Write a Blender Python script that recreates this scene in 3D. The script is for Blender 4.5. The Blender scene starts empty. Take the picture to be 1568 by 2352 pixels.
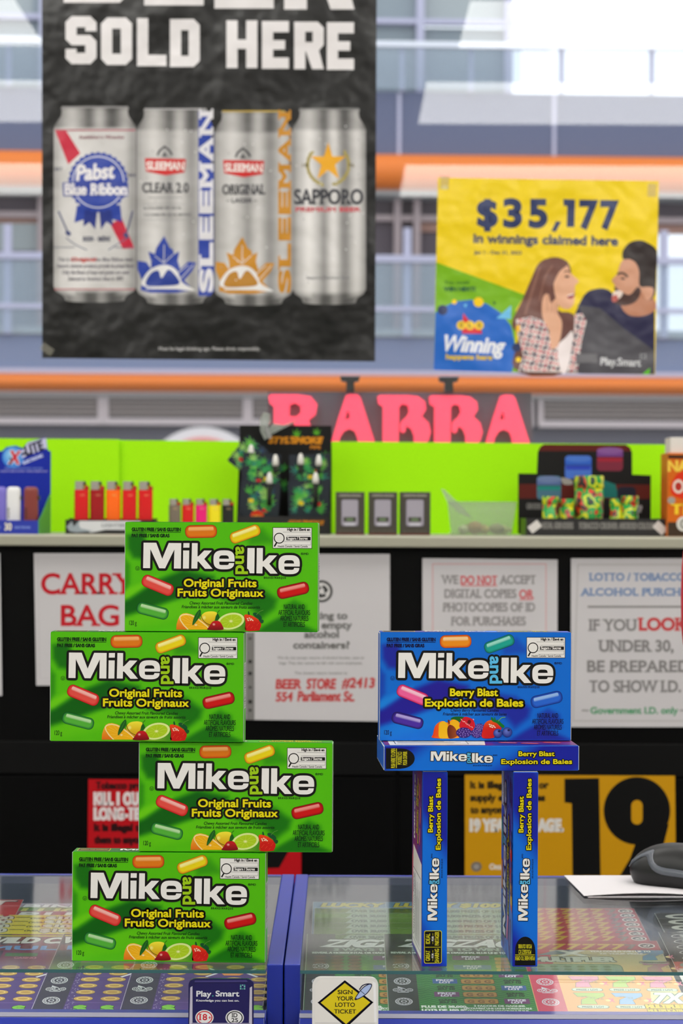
import bpy, math, random
from mathutils import Vector, Matrix
from mathutils.geometry import tessellate_polygon
random.seed(4)
S = bpy.context.scene
COL = S.collection
# ---------------------------------------------------------------- camera
ZC, F, YH, CX = 1.336, 5020.0, 1176.0, 784.0
ROLL = math.radians(0.25)
RV = Vector((math.cos(ROLL), 0, math.sin(ROLL)))
UV = Vector((-math.sin(ROLL), 0, math.cos(ROLL)))
FV = Vector((0, 1, 0))
cam = bpy.data.cameras.new('camera')
cam_o = bpy.data.objects.new('camera', cam)
COL.objects.link(cam_o)
cam.sensor_fit = 'HORIZONTAL'
cam.sensor_width = 36.0
cam.lens = F / 1568.0 * 36.0
cam.clip_start, cam.clip_end = 0.05, 300
cam_o.matrix_world = Matrix(((RV.x, UV.x, 0, 0), (RV.y, UV.y, -1, 0), (RV.z, UV.z, 0, ZC), (0, 0, 0, 1)))
cam.dof.use_dof = True
cam.dof.focus_distance = 1.87
cam.dof.aperture_fstop = 18.0
S.camera = cam_o
# ---------------------------------------------------------------- light and exposure
S.view_settings.view_transform = 'Standard'
S.view_settings.look = 'None'
S.view_settings.gamma = 1.0
S.view_settings.use_curve_mapping = False
S.view_settings.exposure = 0.2
S.cycles.use_denoising = True
S.cycles.max_bounces = 10
S.cycles.transparent_max_bounces = 24
S.cycles.sample_clamp_indirect = 6.0
world = bpy.data.worlds.new('daylight'); S.world = world
world.use_nodes = True
wb = world.node_tree.nodes['Background']
wb.inputs['Color'].default_value = (0.86, 0.92, 1.0, 1)
wb.inputs['Strength'].default_value = 1.35
LAMP = 5.0            # radiance of the ceiling light panels
# y0, y1 of the rows of ceiling panels, and their x ranges
LAMP_ROWS = [(1.15, 1.80, [(-2.3, -0.95), (0.365, 2.3)]),
             (2.75, 3.35, [(-2.3, -0.15), (0.15, 2.3)]),
             (-0.21, 0.61, [(-2.3, -0.72), (0.285, 2.2)]),
             (-2.13, -1.18, [(-2.3, -0.95), (0.265, 2.2)])]

# ---------------------------------------------------------------- helpers
def lin(c):
    return tuple((v / 255 / 12.92 if v <= 10 else ((v / 255 + .055) / 1.055) ** 2.4) for v in c[:3])

def mat(name, c, rough=.5, spec=.5, metal=0., emit=None, es=0., coat=0., bump=0., bscale=40., alpha=None):
    m = bpy.data.materials.new(name); m.use_nodes = True
    nt = m.node_tree; b = nt.nodes['Principled BSDF']
    b.inputs['Base Color'].default_value = (*lin(c), 1)
    b.inputs['Roughness'].default_value = rough
    b.inputs['Specular IOR Level'].default_value = spec
    b.inputs['Metallic'].default_value = metal
    b.inputs['Coat Weight'].default_value = coat
    if emit:
        b.inputs['Emission Color'].default_value = (*lin(emit), 1)
        b.inputs['Emission Strength'].default_value = es
    if bump:
        add_bump(nt, b, bump, bscale)
    return m

def add_bump(nt, b, bump, bscale, detail=3.):
    tc = nt.nodes.new('ShaderNodeTexCoord'); n = nt.nodes.new('ShaderNodeTexNoise'); bp = nt.nodes.new('ShaderNodeBump')
    n.inputs['Scale'].default_value = bscale; n.inputs['Detail'].default_value = detail
    bp.inputs['Strength'].default_value = bump; bp.inputs['Distance'].default_value = .02
    nt.links.new(tc.outputs['Object'], n.inputs['Vector']); nt.links.new(n.outputs['Fac'], bp.inputs['Height'])
    nt.links.new(bp.outputs['Normal'], b.inputs['Normal'])

def inkmat(name, rough=.4, spec=.5, bump=0., bscale=12., coat=0.):
    m = bpy.data.materials.new(name); m.use_nodes = True
    nt = m.node_tree; b = nt.nodes['Principled BSDF']
    a = nt.nodes.new('ShaderNodeAttribute'); a.attribute_name = 'ink'
    nt.links.new(a.outputs['Color'], b.inputs['Base Color'])
    b.inputs['Roughness'].default_value = rough; b.inputs['Specular IOR Level'].default_value = spec
    b.inputs['Coat Weight'].default_value = coat
    if bump: add_bump(nt, b, bump, bscale)
    return m

def glassmat(name, tint, ior=1.5, rough=0.0, fres=1.0, diffuse=None, dmix=0.):
    m = bpy.data.materials.new(name); m.use_nodes = True
    nt = m.node_tree; nt.nodes.remove(nt.nodes['Principled BSDF'])
    out = nt.nodes['Material Output']
    tr = nt.nodes.new('ShaderNodeBsdfTransparent'); tr.inputs['Color'].default_value = (*tint, 1)
    gl = nt.nodes.new('ShaderNodeBsdfGlossy'); gl.inputs['Roughness'].default_value = rough
    gl.inputs['Color'].default_value = (1, 1, 1, 1)
    fr = nt.nodes.new('ShaderNodeFresnel'); fr.inputs['IOR'].default_value = ior
    mx = nt.nodes.new('ShaderNodeMixShader')
    src = tr.outputs[0]
    if diffuse:
        df = nt.nodes.new('ShaderNodeBsdfDiffuse'); df.inputs['Color'].default_value = (*lin(diffuse), 1)
        m2 = nt.nodes.new('ShaderNodeMixShader'); m2.inputs[0].default_value = dmix
        nt.links.new(tr.outputs[0], m2.inputs[1]); nt.links.new(df.outputs[0], m2.inputs[2]); src = m2.outputs[0]
    # same Fresnel share seen from the inner side of the pane as from the outer one
    ge = nt.nodes.new('ShaderNodeNewGeometry'); 
    ml = nt.nodes.new('ShaderNodeMath'); ml.operation = 'MULTIPLY_ADD'
    nt.links.new(ge.outputs['Backfacing'], ml.inputs[0]); ml.inputs[1].default_value = 1.0 / ior - ior; ml.inputs[2].default_value = ior
    inv = nt.nodes.new('ShaderNodeMath'); inv.operation = 'MULTIPLY'
    nt.links.new(ml.outputs[0], fr.inputs['IOR'])
    nt.links.new(fr.outputs[0], inv.inputs[0]); inv.inputs[1].default_value = fres
    nt.links.new(inv.outputs[0], mx.inputs[0]); nt.links.new(src, mx.inputs[1]); nt.links.new(gl.outputs[0], mx.inputs[2])
    nt.links.new(mx.outputs[0], out.inputs['Surface'])
    return m

def W(px, py, Y):
    """World point at depth Y behind pixel (px, py) of the photograph."""
    return Vector((0, Y, ZC)) + RV * ((px - CX) * Y / F) - UV * ((py - YH) * Y / F)

def empty(name, loc=(0, 0, 0), rz=0.):
    o = bpy.data.objects.new(name, None); COL.objects.link(o)
    o.location = loc; o.rotation_euler = (0, 0, rz); o.empty_display_size = .02
    return o

def tag(o, label=None, cat=None, group=None, kind=None):
    if label: o['label'] = label
    if cat: o['category'] = cat
    if group: o['group'] = group
    if kind: o['kind'] = kind
    return o

def thing(name, label, cat, loc=(0, 0, 0), rz=0., group=None):
    return tag(empty(name, loc, rz), label, cat, group)

def copy_tree(o, parent=None):
    c = o.copy(); COL.objects.link(c)
    if parent is not None:
        mpi = o.matrix_parent_inverse.copy(); c.parent = parent; c.matrix_parent_inverse = mpi
    for ch in [q for q in list(COL.objects) if q.parent == o]:
        copy_tree(ch, c)
    return c

class MB:
    """Collects plain shapes; build() links them as one mesh object."""
    def __init__(s): s.v = []; s.f = []; s.mi = []; s.sm = []
    def add(s, vs, fs, mi=0, sm=False):
        k = len(s.v); s.v += [tuple(v) for v in vs]
        s.f += [tuple(i + k for i in f) for f in fs]; s.mi += [mi] * len(fs); s.sm += [sm] * len(fs)
        return s
    def box(s, x0, x1, y0, y1, z0, z1, mi=0):
        v = [(x0, y0, z0), (x1, y0, z0), (x1, y1, z0), (x0, y1, z0), (x0, y0, z1), (x1, y0, z1), (x1, y1, z1), (x0, y1, z1)]
        return s.add(v, [(0, 3, 2, 1), (4, 5, 6, 7), (0, 1, 5, 4), (1, 2, 6, 5), (2, 3, 7, 6), (3, 0, 4, 7)], mi)
    def prism(s, pts, z0, z1, mi=0, frame=None, holes=()):
        """pts in a plane (a, b) extruded along c; frame maps (a, b, c) to xyz."""
        fr = frame or (lambda a, b, c: (a, b, c))
        loops = [list(pts)] + [list(h) for h in holes]
        flat = [p for l in loops for p in l]; n = len(flat)
        tri = tessellate_polygon([[Vector((p[0], p[1], 0)) for p in l] for l in loops])
        vs = [fr(p[0], p[1], z0) for p in flat] + [fr(p[0], p[1], z1) for p in flat]
        fs = [tuple(t) for t in tri] + [tuple(i + n for i in reversed(t)) for t in tri]
        k = 0
        for l in loops:
            m = len(l)
            for i in range(m):
                j = (i + 1) % m
                fs.append((k + i, k + j, k + j + n, k + i + n))
            k += m
        return s.add(vs, fs, mi)
    def lathe(s, prof, n=24, c=(0, 0, 0), mi=0, sm=True, frame=None):
        fr = frame or (lambda a, b, cc: (a, b, cc))
        vs = []
        for r, z in prof:
            for i in range(n):
                t = 2 * math.pi * i / n
                vs.append(fr(c[0] + r * math.cos(t), c[1] + r * math.sin(t), c[2] + z))
        fs = []
        for k in range(len(prof) - 1):
            for i in range(n):
                j = (i + 1) % n
                fs.append((k * n + i, k * n + j, (k + 1) * n + j, (k + 1) * n + i))
        fs.append(tuple(range(n - 1, -1, -1))); fs.append(tuple((len(prof) - 1) * n + i for i in range(n)))
        return s.add(vs, fs, mi, sm)
    def tube(s, pts, r, n=10, mi=0):
        pts = [Vector(p) for p in pts]; vs = []; fs = []
        for i, p in enumerate(pts):
            d = (pts[min(i + 1, len(pts) - 1)] - pts[max(i - 1, 0)]).normalized()
            a = d.orthogonal().normalized() if i == 0 else (a - d * a.dot(d)).normalized()
            b = d.cross(a)
            for k in range(n):
                t = 2 * math.pi * k / n
                vs.append(p + (a * math.cos(t) + b * math.sin(t)) * r)
        for i in range(len(pts) - 1):
            for k in range(n):
                j = (k + 1) % n
                fs.append((i * n + k, i * n + j, (i + 1) * n + j, (i + 1) * n + k))
        fs.append(tuple(range(n - 1, -1, -1))); fs.append(tuple((len(pts) - 1) * n + k for k in range(n)))
        return s.add(vs, fs, mi, True)
    def build(s, name, mats, parent=None, bevel=0., segs=2, M=None):
        me = bpy.data.meshes.new(name); me.from_pydata(s.v, [], s.f); me.update()
        if not isinstance(mats, (list, tuple)): mats = [mats]
        for m in mats: me.materials.append(m)
        for p, mi, sm in zip(me.polygons, s.mi, s.sm): p.material_index = mi; p.use_smooth = sm
        o = bpy.data.objects.new(name, me); COL.objects.link(o)
        if parent is not None: o.parent = parent
        if M is not None: o.matrix_local = M
        if bevel:
            b = o.modifiers.new('bevel', 'BEVEL'); b.width = bevel; b.segments = segs; b.limit_method = 'ANGLE'
        return o

_tc = {}
_fc = bpy.data.curves.new('lettering', 'FONT')
_fo = bpy.data.objects.new('lettering', _fc)
def tmesh(body):
    if body in _tc: return _tc[body]
    COL.objects.link(_fo); _fc.body = body
    dg = bpy.context.evaluated_depsgraph_get(); dg.update()
    me = _fo.evaluated_get(dg).to_mesh()
    vs = [(v.co.x, v.co.y) for v in me.vertices]
    fs = [tuple(p.vertices) for p in me.polygons]
    cnt = {}
    for f in fs:
        (ax, ay), (bx, by), (cx, cy) = vs[f[0]], vs[f[1]], vs[f[2]]
        g = f if (bx - ax) * (cy - ay) - (by - ay) * (cx - ax) > 0 else tuple(reversed(f))
        for i in range(len(g)):
            e = (g[i], g[(i + 1) % len(g)]); cnt.setdefault((min(e), max(e)), []).append(e)
    ed = [k[0] for k in cnt.values() if len(k) == 1]      # each outline edge once, the letter on its left
    _fo.evaluated_get(dg).to_mesh_clear(); COL.objects.unlink(_fo)
    _tc[body] = (vs, fs, ed)
    return _tc[body]

def mix(a, b, t): return tuple(a[i] + (b[i] - a[i]) * t for i in range(3))

def spl(pts, n=5, closed=True):
    out = []; m = len(pts)
    rng = range(m) if closed else range(m - 1)
    for i in rng:
        if closed: p0, p1, p2, p3 = pts[i - 1], pts[i], pts[(i + 1) % m], pts[(i + 2) % m]
        else: p0, p1, p2, p3 = pts[max(i - 1, 0)], pts[i], pts[i + 1], pts[min(i + 2, m - 1)]
        for k in range(n):
            t = k / n
            out.append(tuple(.5 * ((2 * p1[a]) + (-p0[a] + p2[a]) * t + (2 * p0[a] - 5 * p1[a] + 4 * p2[a] - p3[a]) * t * t
                                   + (-p0[a] + 3 * p1[a] - 3 * p2[a] + p3[a]) * t ** 3) for a in (0, 1)))
    if not closed: out.append(tuple(pts[-1]))
    return out

def rr(cx, cy, w, h, r, ang=0., n=5):
    r = min(r, w / 2, h / 2); pts = []
    for sx, sy, a0 in ((1, 1, 0), (-1, 1, 90), (-1, -1, 180), (1, -1, 270)):
        for k in range(n + 1):
            t = math.radians(a0 + 90 * k / n)
            pts.append((sx * (w / 2 - r) + r * math.cos(t), sy * (h / 2 - r) + r * math.sin(t)))
    c, s = math.cos(math.radians(ang)), math.sin(math.radians(ang))
    return [(cx + x * c - y * s, cy + x * s + y * c) for x, y in pts]

def ellp(cx, cy, rx, ry, rot=0., n=28):
    c, s = math.cos(math.radians(rot)), math.sin(math.radians(rot))
    return [(cx + rx * math.cos(t) * c - ry * math.sin(t) * s, cy + rx * math.cos(t) * s + ry * math.sin(t) * c)
            for t in [2 * math.pi * k / n for k in range(n)]]

class Art:
    """Printed artwork: coloured shapes in a plane, drawn in some crop's pixels (y down), each layer a hair above the last."""
    def __init__(s, ox, oy, sx, sy=None, dz=4e-5):
        s.ox, s.oy, s.sx, s.sy, s.dz = ox, oy, sx, sy or sx, dz
        s.v = []; s.f = []; s.c = []; s.tf = None
    def add(s, pts, fs, col, L=0):
        k = len(s.v)
        if s.tf: pts = [s.tf(p) for p in pts]
        q = [((p[0] - s.ox) * s.sx, -(p[1] - s.oy) * s.sy) for p in pts]
        s.v += [(x, y, L * s.dz) for x, y in q]
        cf = callable(col)
        lc = None if cf else lin(col)
        for f in fs:
            a = 0.
            for i in range(len(f)):
                x0, y0 = q[f[i]]; x1, y1 = q[f[(i + 1) % len(f)]]; a += x0 * y1 - x1 * y0
            if abs(a) < 1e-16: continue
            if a < 0: f = tuple(reversed(f))
            s.f.append(tuple(i + k for i in f))
            s.c += [lin(col(*pts[i])) for i in f] if cf else [lc] * len(f)
    def poly(s, pts, col, L=1, holes=()):
        loops = [list(pts)] + [list(h) for h in holes]
        flat = [p for l in loops for p in l]
        tri = tessellate_polygon([[Vector((p[0], p[1], 0)) for p in l] for l in loops])
        s.add(flat, [tuple(t) for t in tri], col, L)
    def rect(s, x0, y0, x1, y1, col, L=1): s.add([(x0, y0), (x1, y0), (x1, y1), (x0, y1)], [(0, 1, 2, 3)], col, L)
    def vgrad(s, x0, y0, x1, y1, c0, c1, L=1): s.rect(x0, y0, x1, y1, lambda x, y: mix(c0, c1, max(0, min(1, (y - y0) / (y1 - y0)))), L)
    def ell(s, cx, cy, rx, ry, col, L=1, rot=0., n=28): s.add(ellp(cx, cy, rx, ry, rot, n), [tuple(range(n))], col, L)
    def fan(s, pts, c, cin, cout, L=1):
        n = len(pts); P = list(pts) + [c]
        cc = s.tf(c) if s.tf else c
        s.add(P, [(i, (i + 1) % n, n) for i in range(n)], lambda x, y: cin if abs(x - cc[0]) < 1e-9 and abs(y - cc[1]) < 1e-9 else cout, L)
    def ring(s, A, B, ca, cb, L=1):
        n = len(A)
        AA = [s.tf(p) for p in A] if s.tf else list(A)
        sa = set(AA)
        s.add(list(A) + list(B), [(i, (i + 1) % n, n + (i + 1) % n, n + i) for i in range(n)], lambda x, y: ca if (x, y) in sa else cb, L)
    def stroke(s, pts, w, col, L=1, closed=False, disc=7):
        """Line of width w with mitred corners."""
        n = len(pts); r = w / 2; A = []; B = []
        for i in range(n):
            p0 = pts[i - 1] if closed or i else pts[0]; p1 = pts[i]; p2 = pts[(i + 1) % n] if closed or i < n - 1 else pts[-1]
            nn = []
            for a, b in ((p0, p1), (p1, p2)):
                d = math.hypot(b[0] - a[0], b[1] - a[1])
                if d > 1e-9: nn.append((-(b[1] - a[1]) / d, (b[0] - a[0]) / d))
            if not nn: nn = [(0, 1)]
            mx, my = sum(q[0] for q in nn) / len(nn), sum(q[1] for q in nn) / len(nn)
            m2 = max(mx * mx + my * my, .25)
            A.append((p1[0] + mx / m2 * r, p1[1] + my / m2 * r)); B.append((p1[0] - mx / m2 * r, p1[1] - my / m2 * r))
        s.add(A + B, [(i, (i + 1) % n, n + (i + 1) % n, n + i) for i in range(n if closed else n - 1)], col, L)
    def segs(s, segs, pts, w, col, L, disc=7):
        """Wide rounded keyline along the given edges; neighbouring pieces sit on slightly different sub-layers."""
        r = w / 2; k = 0
        for (x0, y0), (x1, y1) in segs:
            d = math.hypot(x1 - x0, y1 - y0)
            if d < 1e-9: continue
            nx, ny = -(y1 - y0) / d * r, (x1 - x0) / d * r; k += 1
            s.add([(x0 + nx, y0 + ny), (x1 + nx, y1 + ny), (x1 - nx, y1 - ny), (x0 - nx, y0 - ny)], [(0, 1, 2, 3)], col, L + (k * 7 % 16) * .05)
        for x, y in pts:
            k += 1
            s.add([(x + r * math.cos(6.2832 * i / disc), y + r * math.sin(6.2832 * i / disc)) for i in range(disc)], [tuple(range(disc))], col, L + (k * 7 % 16) * .05)
    def swell(s, sg, w, col, L):
        """Outline edges (letter on the left in font space) thickened outwards by w."""
        nx, pv = {}, {}
        for a, b in sg:
            d = math.hypot(b[0] - a[0], b[1] - a[1])
            if d < 1e-9: continue
            n = (-(b[1] - a[1]) / d, (b[0] - a[0]) / d)
            nx[a] = n; pv[b] = n
        def off(p):
            n1 = nx.get(p) or pv[p]; n2 = pv.get(p) or n1
            mx, my = (n1[0] + n2[0]) / 2, (n1[1] + n2[1]) / 2; m2 = max(mx * mx + my * my, .35)
            return (p[0] + mx / m2 * w, p[1] + my / m2 * w)
        P = []; Fc = []
        for a, b in sg:
            if a not in nx or b not in pv: continue
            k = len(P); P += [a, b, off(b), off(a)]; Fc.append((k, k + 1, k + 2, k + 3))
        s.add(P, Fc, col, L)
    def glyphs(s, polys, col, L, out=()):
        """polys: list of (outline, holes); out: [(width, colour)] strokes under the fill, widest first."""
        for i, (w, c) in enumerate(out):
            for o, hs in polys:
                s.poly(o, c, L + i + .85, hs)
                for l in [o] + list(hs): s.segs([(l[q - 1], l[q]) for q in range(len(l))], l, w, c, L + i, 10)
        for o, hs in polys: s.poly(o, col, L + len(out), hs)
    def text(s, body, x, y, h, w=None, col=(0, 0, 0), L=1, al='c', bold=0., out=(), shear=0., rot=0., serif=False, xs=1.):
        vs, fs, ed = tmesh(body)
        if not vs: return
        x0 = min(v[0] for v in vs); x1 = max(v[0] for v in vs); wn = x1 - x0
        ky = h / .682
        kx = w / wn if w else ky * xs
        off = {'l': -x0 * kx, 'c': -(x0 + x1) / 2 * kx, 'r': -x1 * kx}[al]
        c, sn = math.cos(math.radians(rot)), math.sin(math.radians(rot))
        def T(p):
            a, b = off + p[0] * kx + shear * p[1] * ky, -p[1] * ky
            return (x + a * c - b * sn, y + a * sn + b * c)
        P = [T(v) for v in vs]
        sg = [(P[a], P[b]) for a, b in ed]
        jp = list({p for e in sg for p in e})
        for i, (ow, oc) in enumerate(out):
            s.add(P, fs, oc, L + i + .85); s.segs(sg, jp, ow + bold, oc, L + i, 8)
        Lf = L + len(out)
        s.add(P, fs, col, Lf)
        if bold: s.swell(sg, bold / 2, col, Lf)
        if serif:
            for a, b in ed:
                (ax, ay), (bx, by) = vs[a], vs[b]
                if abs(ay - by) < .003 and .05 < abs(ax - bx) < .17 and (abs(ay) < .004 or abs(ay - .682) < .004):
                    ex, ev = .075 + .5 * bold / max(kx, 1e-9), .5 * bold / ky
                    l, r = min(ax, bx) - ex, max(ax, bx) + ex
                    y0, y1 = (-ev, .055) if abs(ay) < .01 else (.627, .682 + ev)
                    s.add([T((l, y0)), T((r, y0)), T((r, y1)), T((l, y1))], [(0, 1, 2, 3)], col, Lf + .4)
    def grid(s, x0, y0, x1, y1, nx, ny, fn, L=0):
        P = [(x0 + (x1 - x0) * i / nx, y0 + (y1 - y0) * j / ny) for j in range(ny + 1) for i in range(nx + 1)]
        s.add(P, [(j * (nx + 1) + i, j * (nx + 1) + i + 1, (j + 1) * (nx + 1) + i + 1, (j + 1) * (nx + 1) + i)
                  for j in range(ny) for i in range(nx)], fn, L)
    def sheet(s, pts, thick, col):
        """Outline extruded backwards: the paper or board the print sits on."""
        n = len(pts); q = [((p[0] - s.ox) * s.sx, -(p[1] - s.oy) * s.sy) for p in pts]
        k = len(s.v); lc = lin(col)
        s.v += [(x, y, 0) for x, y in q] + [(x, y, -thick) for x, y in q]
        tri = [tuple(t) for t in tessellate_polygon([[Vector((x, y, 0)) for x, y in q]])]
        fs = tri + [tuple(i + n for i in reversed(t)) for t in tri] + [(i, (i + 1) % n, (i + 1) % n + n, i + n) for i in range(n)]
        for f in fs: s.f.append(tuple(i + k for i in f)); s.c += [lc] * len(f)
    def mesh(s, name, m):
        me = bpy.data.meshes.new(name); me.from_pydata(s.v, [], s.f); me.update()
        at = me.color_attributes.new('ink', 'FLOAT_COLOR', 'CORNER')
        buf = [x for c in s.c for x in (c[0], c[1], c[2], 1.)]
        at.data.foreach_set('color', buf)
        me.materials.append(m)
        return me
    def build(s, name, m, parent=None, M=None):
        o = bpy.data.objects.new(name, s.mesh(name, m)); COL.objects.link(o)
        if parent is not None: o.parent = parent
        if M is not None:
            if parent is None: o.matrix_world = M
            else: o.matrix_local = M
        return o

def frame(o, x, y):
    x = Vector(x).normalized(); y = Vector(y); y = (y - x * y.dot(x)).normalized(); z = x.cross(y)
    return Matrix(((x.x, y.x, z.x, o[0]), (x.y, y.y, z.y, o[1]), (x.z, y.z, z.z, o[2]), (0, 0, 0, 1)))

def facing(px, py, Y):
    """Placement of a print that faces the camera side, its drawing origin at pixel (px, py) on depth Y."""
    return frame(W(px, py, Y), RV, UV)

INK_CARTON = inkmat('printed_carton', .35, .28)
INK_PAPER = inkmat('printed_paper', .75, .25, .12, 9.)
INK_POSTER = inkmat('printed_poster', .34, .5, 1.0, 7.)
INK_BOARD = inkmat('printed_board', .55, .22)
INK_TICKET = inkmat('printed_ticket', .45, .4)
INK_PLASTIC = inkmat('printed_plastic', .18, .5)
# ---------------------------------------------------------------- shop shell
M_WALL = mat('painted_wall', (205, 203, 198), .8)
M_FLOOR = mat('floor_tile', (120, 118, 115), .5)
M_CEIL = mat('ceiling_tile', (215, 214, 210), .9, bump=.1, bscale=60)
M_BLACK = mat('black_laminate', (6, 6, 6), .45, .12, bump=.03, bscale=20)
M_BLACKB = mat('black_seam', (12, 12, 12), .5, .15)
M_SHELF = mat('shelf_laminate', (168, 166, 148), .5)
M_FRAME = mat('window_metal', (90, 92, 96), .4, metal=.6)
M_PANE = glassmat('window_glass', (.97, .98, .98), 1.5)
HC = 1.5 + ZC                    # ceiling height
YW = 4.05                        # window plane
XW = 2.6

def struct(name, x0, x1, y0, y1, z0, z1, m):
    return tag(MB().box(x0, x1, y0, y1, z0, z1).build(name, m), kind='structure')
struct('floor', -XW, XW, -3.6, YW, -.1, 0, M_FLOOR)
struct('wall_left', -XW - .1, -XW, -3.6, YW + .1, 0, HC, M_WALL)
struct('wall_right', XW, XW + .1, -3.6, YW + .1, 0, HC, M_WALL)
struct('wall_back', -XW - .1, XW + .1, -3.7, -3.6, 0, HC, M_WALL)
struct('wall_front', -XW, XW, YW, YW + .1, 0, 1.15, M_WALL)
struct('ceiling', -XW - .1, XW + .1, -3.7, YW + .1, HC, HC + .1, M_CEIL)
struct('window_1', -XW, XW, YW, YW + .006, 1.15, HC, M_PANE)
t = MB().box(-XW, XW, YW - .02, YW, 1.15, 1.2).box(-XW, -XW + .06, YW - .03, YW, 1.15, HC).box(XW - .06, XW, YW - .03, YW, 1.15, HC)
tag(t.build('trim_1', M_FRAME), kind='structure')

M_LAMP = mat('light_panel', (240, 240, 240), .6, emit=(255, 252, 246), es=LAMP)
M_LFRAME = mat('light_frame', (225, 225, 225), .5)
rown = ['over the near edge of the ticket counter', 'over the back counter', 'over the customer side', 'at the rear of the shop']
for ri, (y0, y1, xs) in enumerate(LAMP_ROWS):
    for side, (x0, x1) in zip(('beer poster side', 'yellow poster side'), xs):
        r = thing('ceiling_light', 'white ceiling light panel %s, %s' % (rown[ri], side), 'ceiling light', ((x0 + x1) / 2, (y0 + y1) / 2, HC), group='ceiling light panels')
        hx, hy = (x1 - x0) / 2, (y1 - y0) / 2
        MB().box(-hx, hx, -hy, hy, -.02, -.012).build('diffuser', M_LAMP, r)
        f = MB().box(-hx - .02, hx + .02, -hy - .02, -hy, -.024, 0).box(-hx - .02, hx + .02, hy, hy + .02, -.024, 0)
        f.box(-hx - .02, -hx, -hy, hy, -.024, 0).box(hx, hx + .02, -hy, hy, -.024, 0).build('light_frame', M_LFRAME, r)

# ---------------------------------------------------------------- building across the atrium
YB = 36.; PB = YB / F
M_SLATE = mat('slate_panel', (100, 105, 132), .5)
M_SLATE2 = mat('veiled_slate_panel', (128, 138, 166), .5)  # same slate, its colour lightened to paint in the reflection veil over the lower band
M_ORANGE = mat('orange_fascia', (246, 128, 36), .5)
M_LAV = mat('white_metal_frame', (196, 192, 212), .4)
M_RAILW = mat('bright_handrail', (250, 250, 255), .3)
M_PINK = mat('pale_column', (186, 166, 164), .6)
M_MAUVE = mat('dark_interior', (104, 92, 98), .7)
M_GREYP = mat('grey_window_panel', (150, 160, 164), .3)
M_GREYL = mat('light_grey_band', (176, 182, 180), .6)
M_SALM = mat('salmon_panel', (178, 134, 116), .6)
M_DKGREY = mat('dark_base_wall', (98, 95, 104), .7)
M_LOUV = mat('louvre_metal', (150, 138, 132), .5)
M_PINKL = mat('pale_pink_metal', (212, 198, 196), .5)
M_BAL = glassmat('balustrade_glass', (.92, .95, .97), 1.5, .05, .6, (215, 222, 232), .16)
M_GROUND = mat('atrium_floor', (150, 148, 150), .5)
struct('ground', -40, 40, YW + .15, 60, -.25, -.12, M_GROUND)
bld = thing('office_building', 'grey atrium building with two orange fascia bands seen through the shop window', 'building', (0, YB, 0), math.radians(2.2))
def bz(py): return ZC - (py - YH) * PB
def bx_(px): return (px - CX) * PB
def bpart(name, m, rects, bevel=0.):
    """rects: (x0, x1, ytop, ybot, near, far) in photo pixels across, metres deep."""
    mb = MB()
    for x0, x1, y0, y1, a, b in rects: mb.box(bx_(x0), bx_(x1), a, b, bz(y1), bz(y0))
    return mb.build(name, m, bld, bevel)
XL, XR = -2400, 3600
bpart('spandrel', M_SLATE, [(XL, XR, 203, 352, .25, .5)])
bpart('spandrel', M_SLATE2, [(XL, XR, 768, 860, .25, .5)])
for y0, y1 in ((348, 429), (860, 902)):       # rounded fascia bands, lit from above
    n = 10; mb = MB(); zc = (bz(y0) + bz(y1)) / 2; rz_ = (bz(y0) - bz(y1)) / 2
    prof = [(.25 - .33 * math.cos(math.pi * k / n - math.pi / 2), zc - rz_ * math.cos(math.pi * k / n)) for k in range(n + 1)]
    vs = [(bx_(X), y, z) for X in (XL, XR) for y, z in prof]
    mb.add(vs, [(k, k + 1, n + 2 + k, n + 1 + k) for k in range(n)], 0, True)
    mb.build('orange_fascia', M_ORANGE, bld)
bpart('soffit_band', M_GREYL, [(XL, XR, 428, 440, .3, 1.2)])
bpart('soffit_band', M_GREYL, [(XL, XR, 902, 911, .3, .8)])
# upper storey: window panels, frames, railing
bpart('window_panel', M_GREYP, [(XL, 60, 30, 203, .9, 1.), (60, 970, -300, 203, .9, 1.), (975, 1170, 34, 203, .9, 1.)])
bpart('window_panel', M_GREYL, [(XL, 1185, -340, 20, .92, 1.)])
bpart('window_frame', M_LAV, [(XL, 1190, 18, 30, .7, .9)])
for x in (-1900, -1450, -1000, -600, -240, 88, 330, 570, 820, 968, 1176):
    bpart('mullion', M_LAV, [(x - 9, x + 9, -300, 203, .68, .9)])
for x in (17, 210, 400, 590, 920, 1080, 1290, 1500):
    bpart('railing_post', M_LAV, [(x - 5, x + 5, 95, 203, .12, .2)])
bpart('handrail', M_RAILW, [(XL, XR, 92, 104, .02, .16)])
bpart('balustrade', M_BAL, [(XL, 1195, 104, 200, .08, .1)])
bpart('ceiling_strip', M_GREYL, [(1185, 1275, 78, 84, .7, .9)])
for x in (915, 1275, 1640, 560, 205, -150): bpart('panel_joint', M_LAV, [(x - 4, x + 4, 206, 350, .22, .26)])
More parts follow.
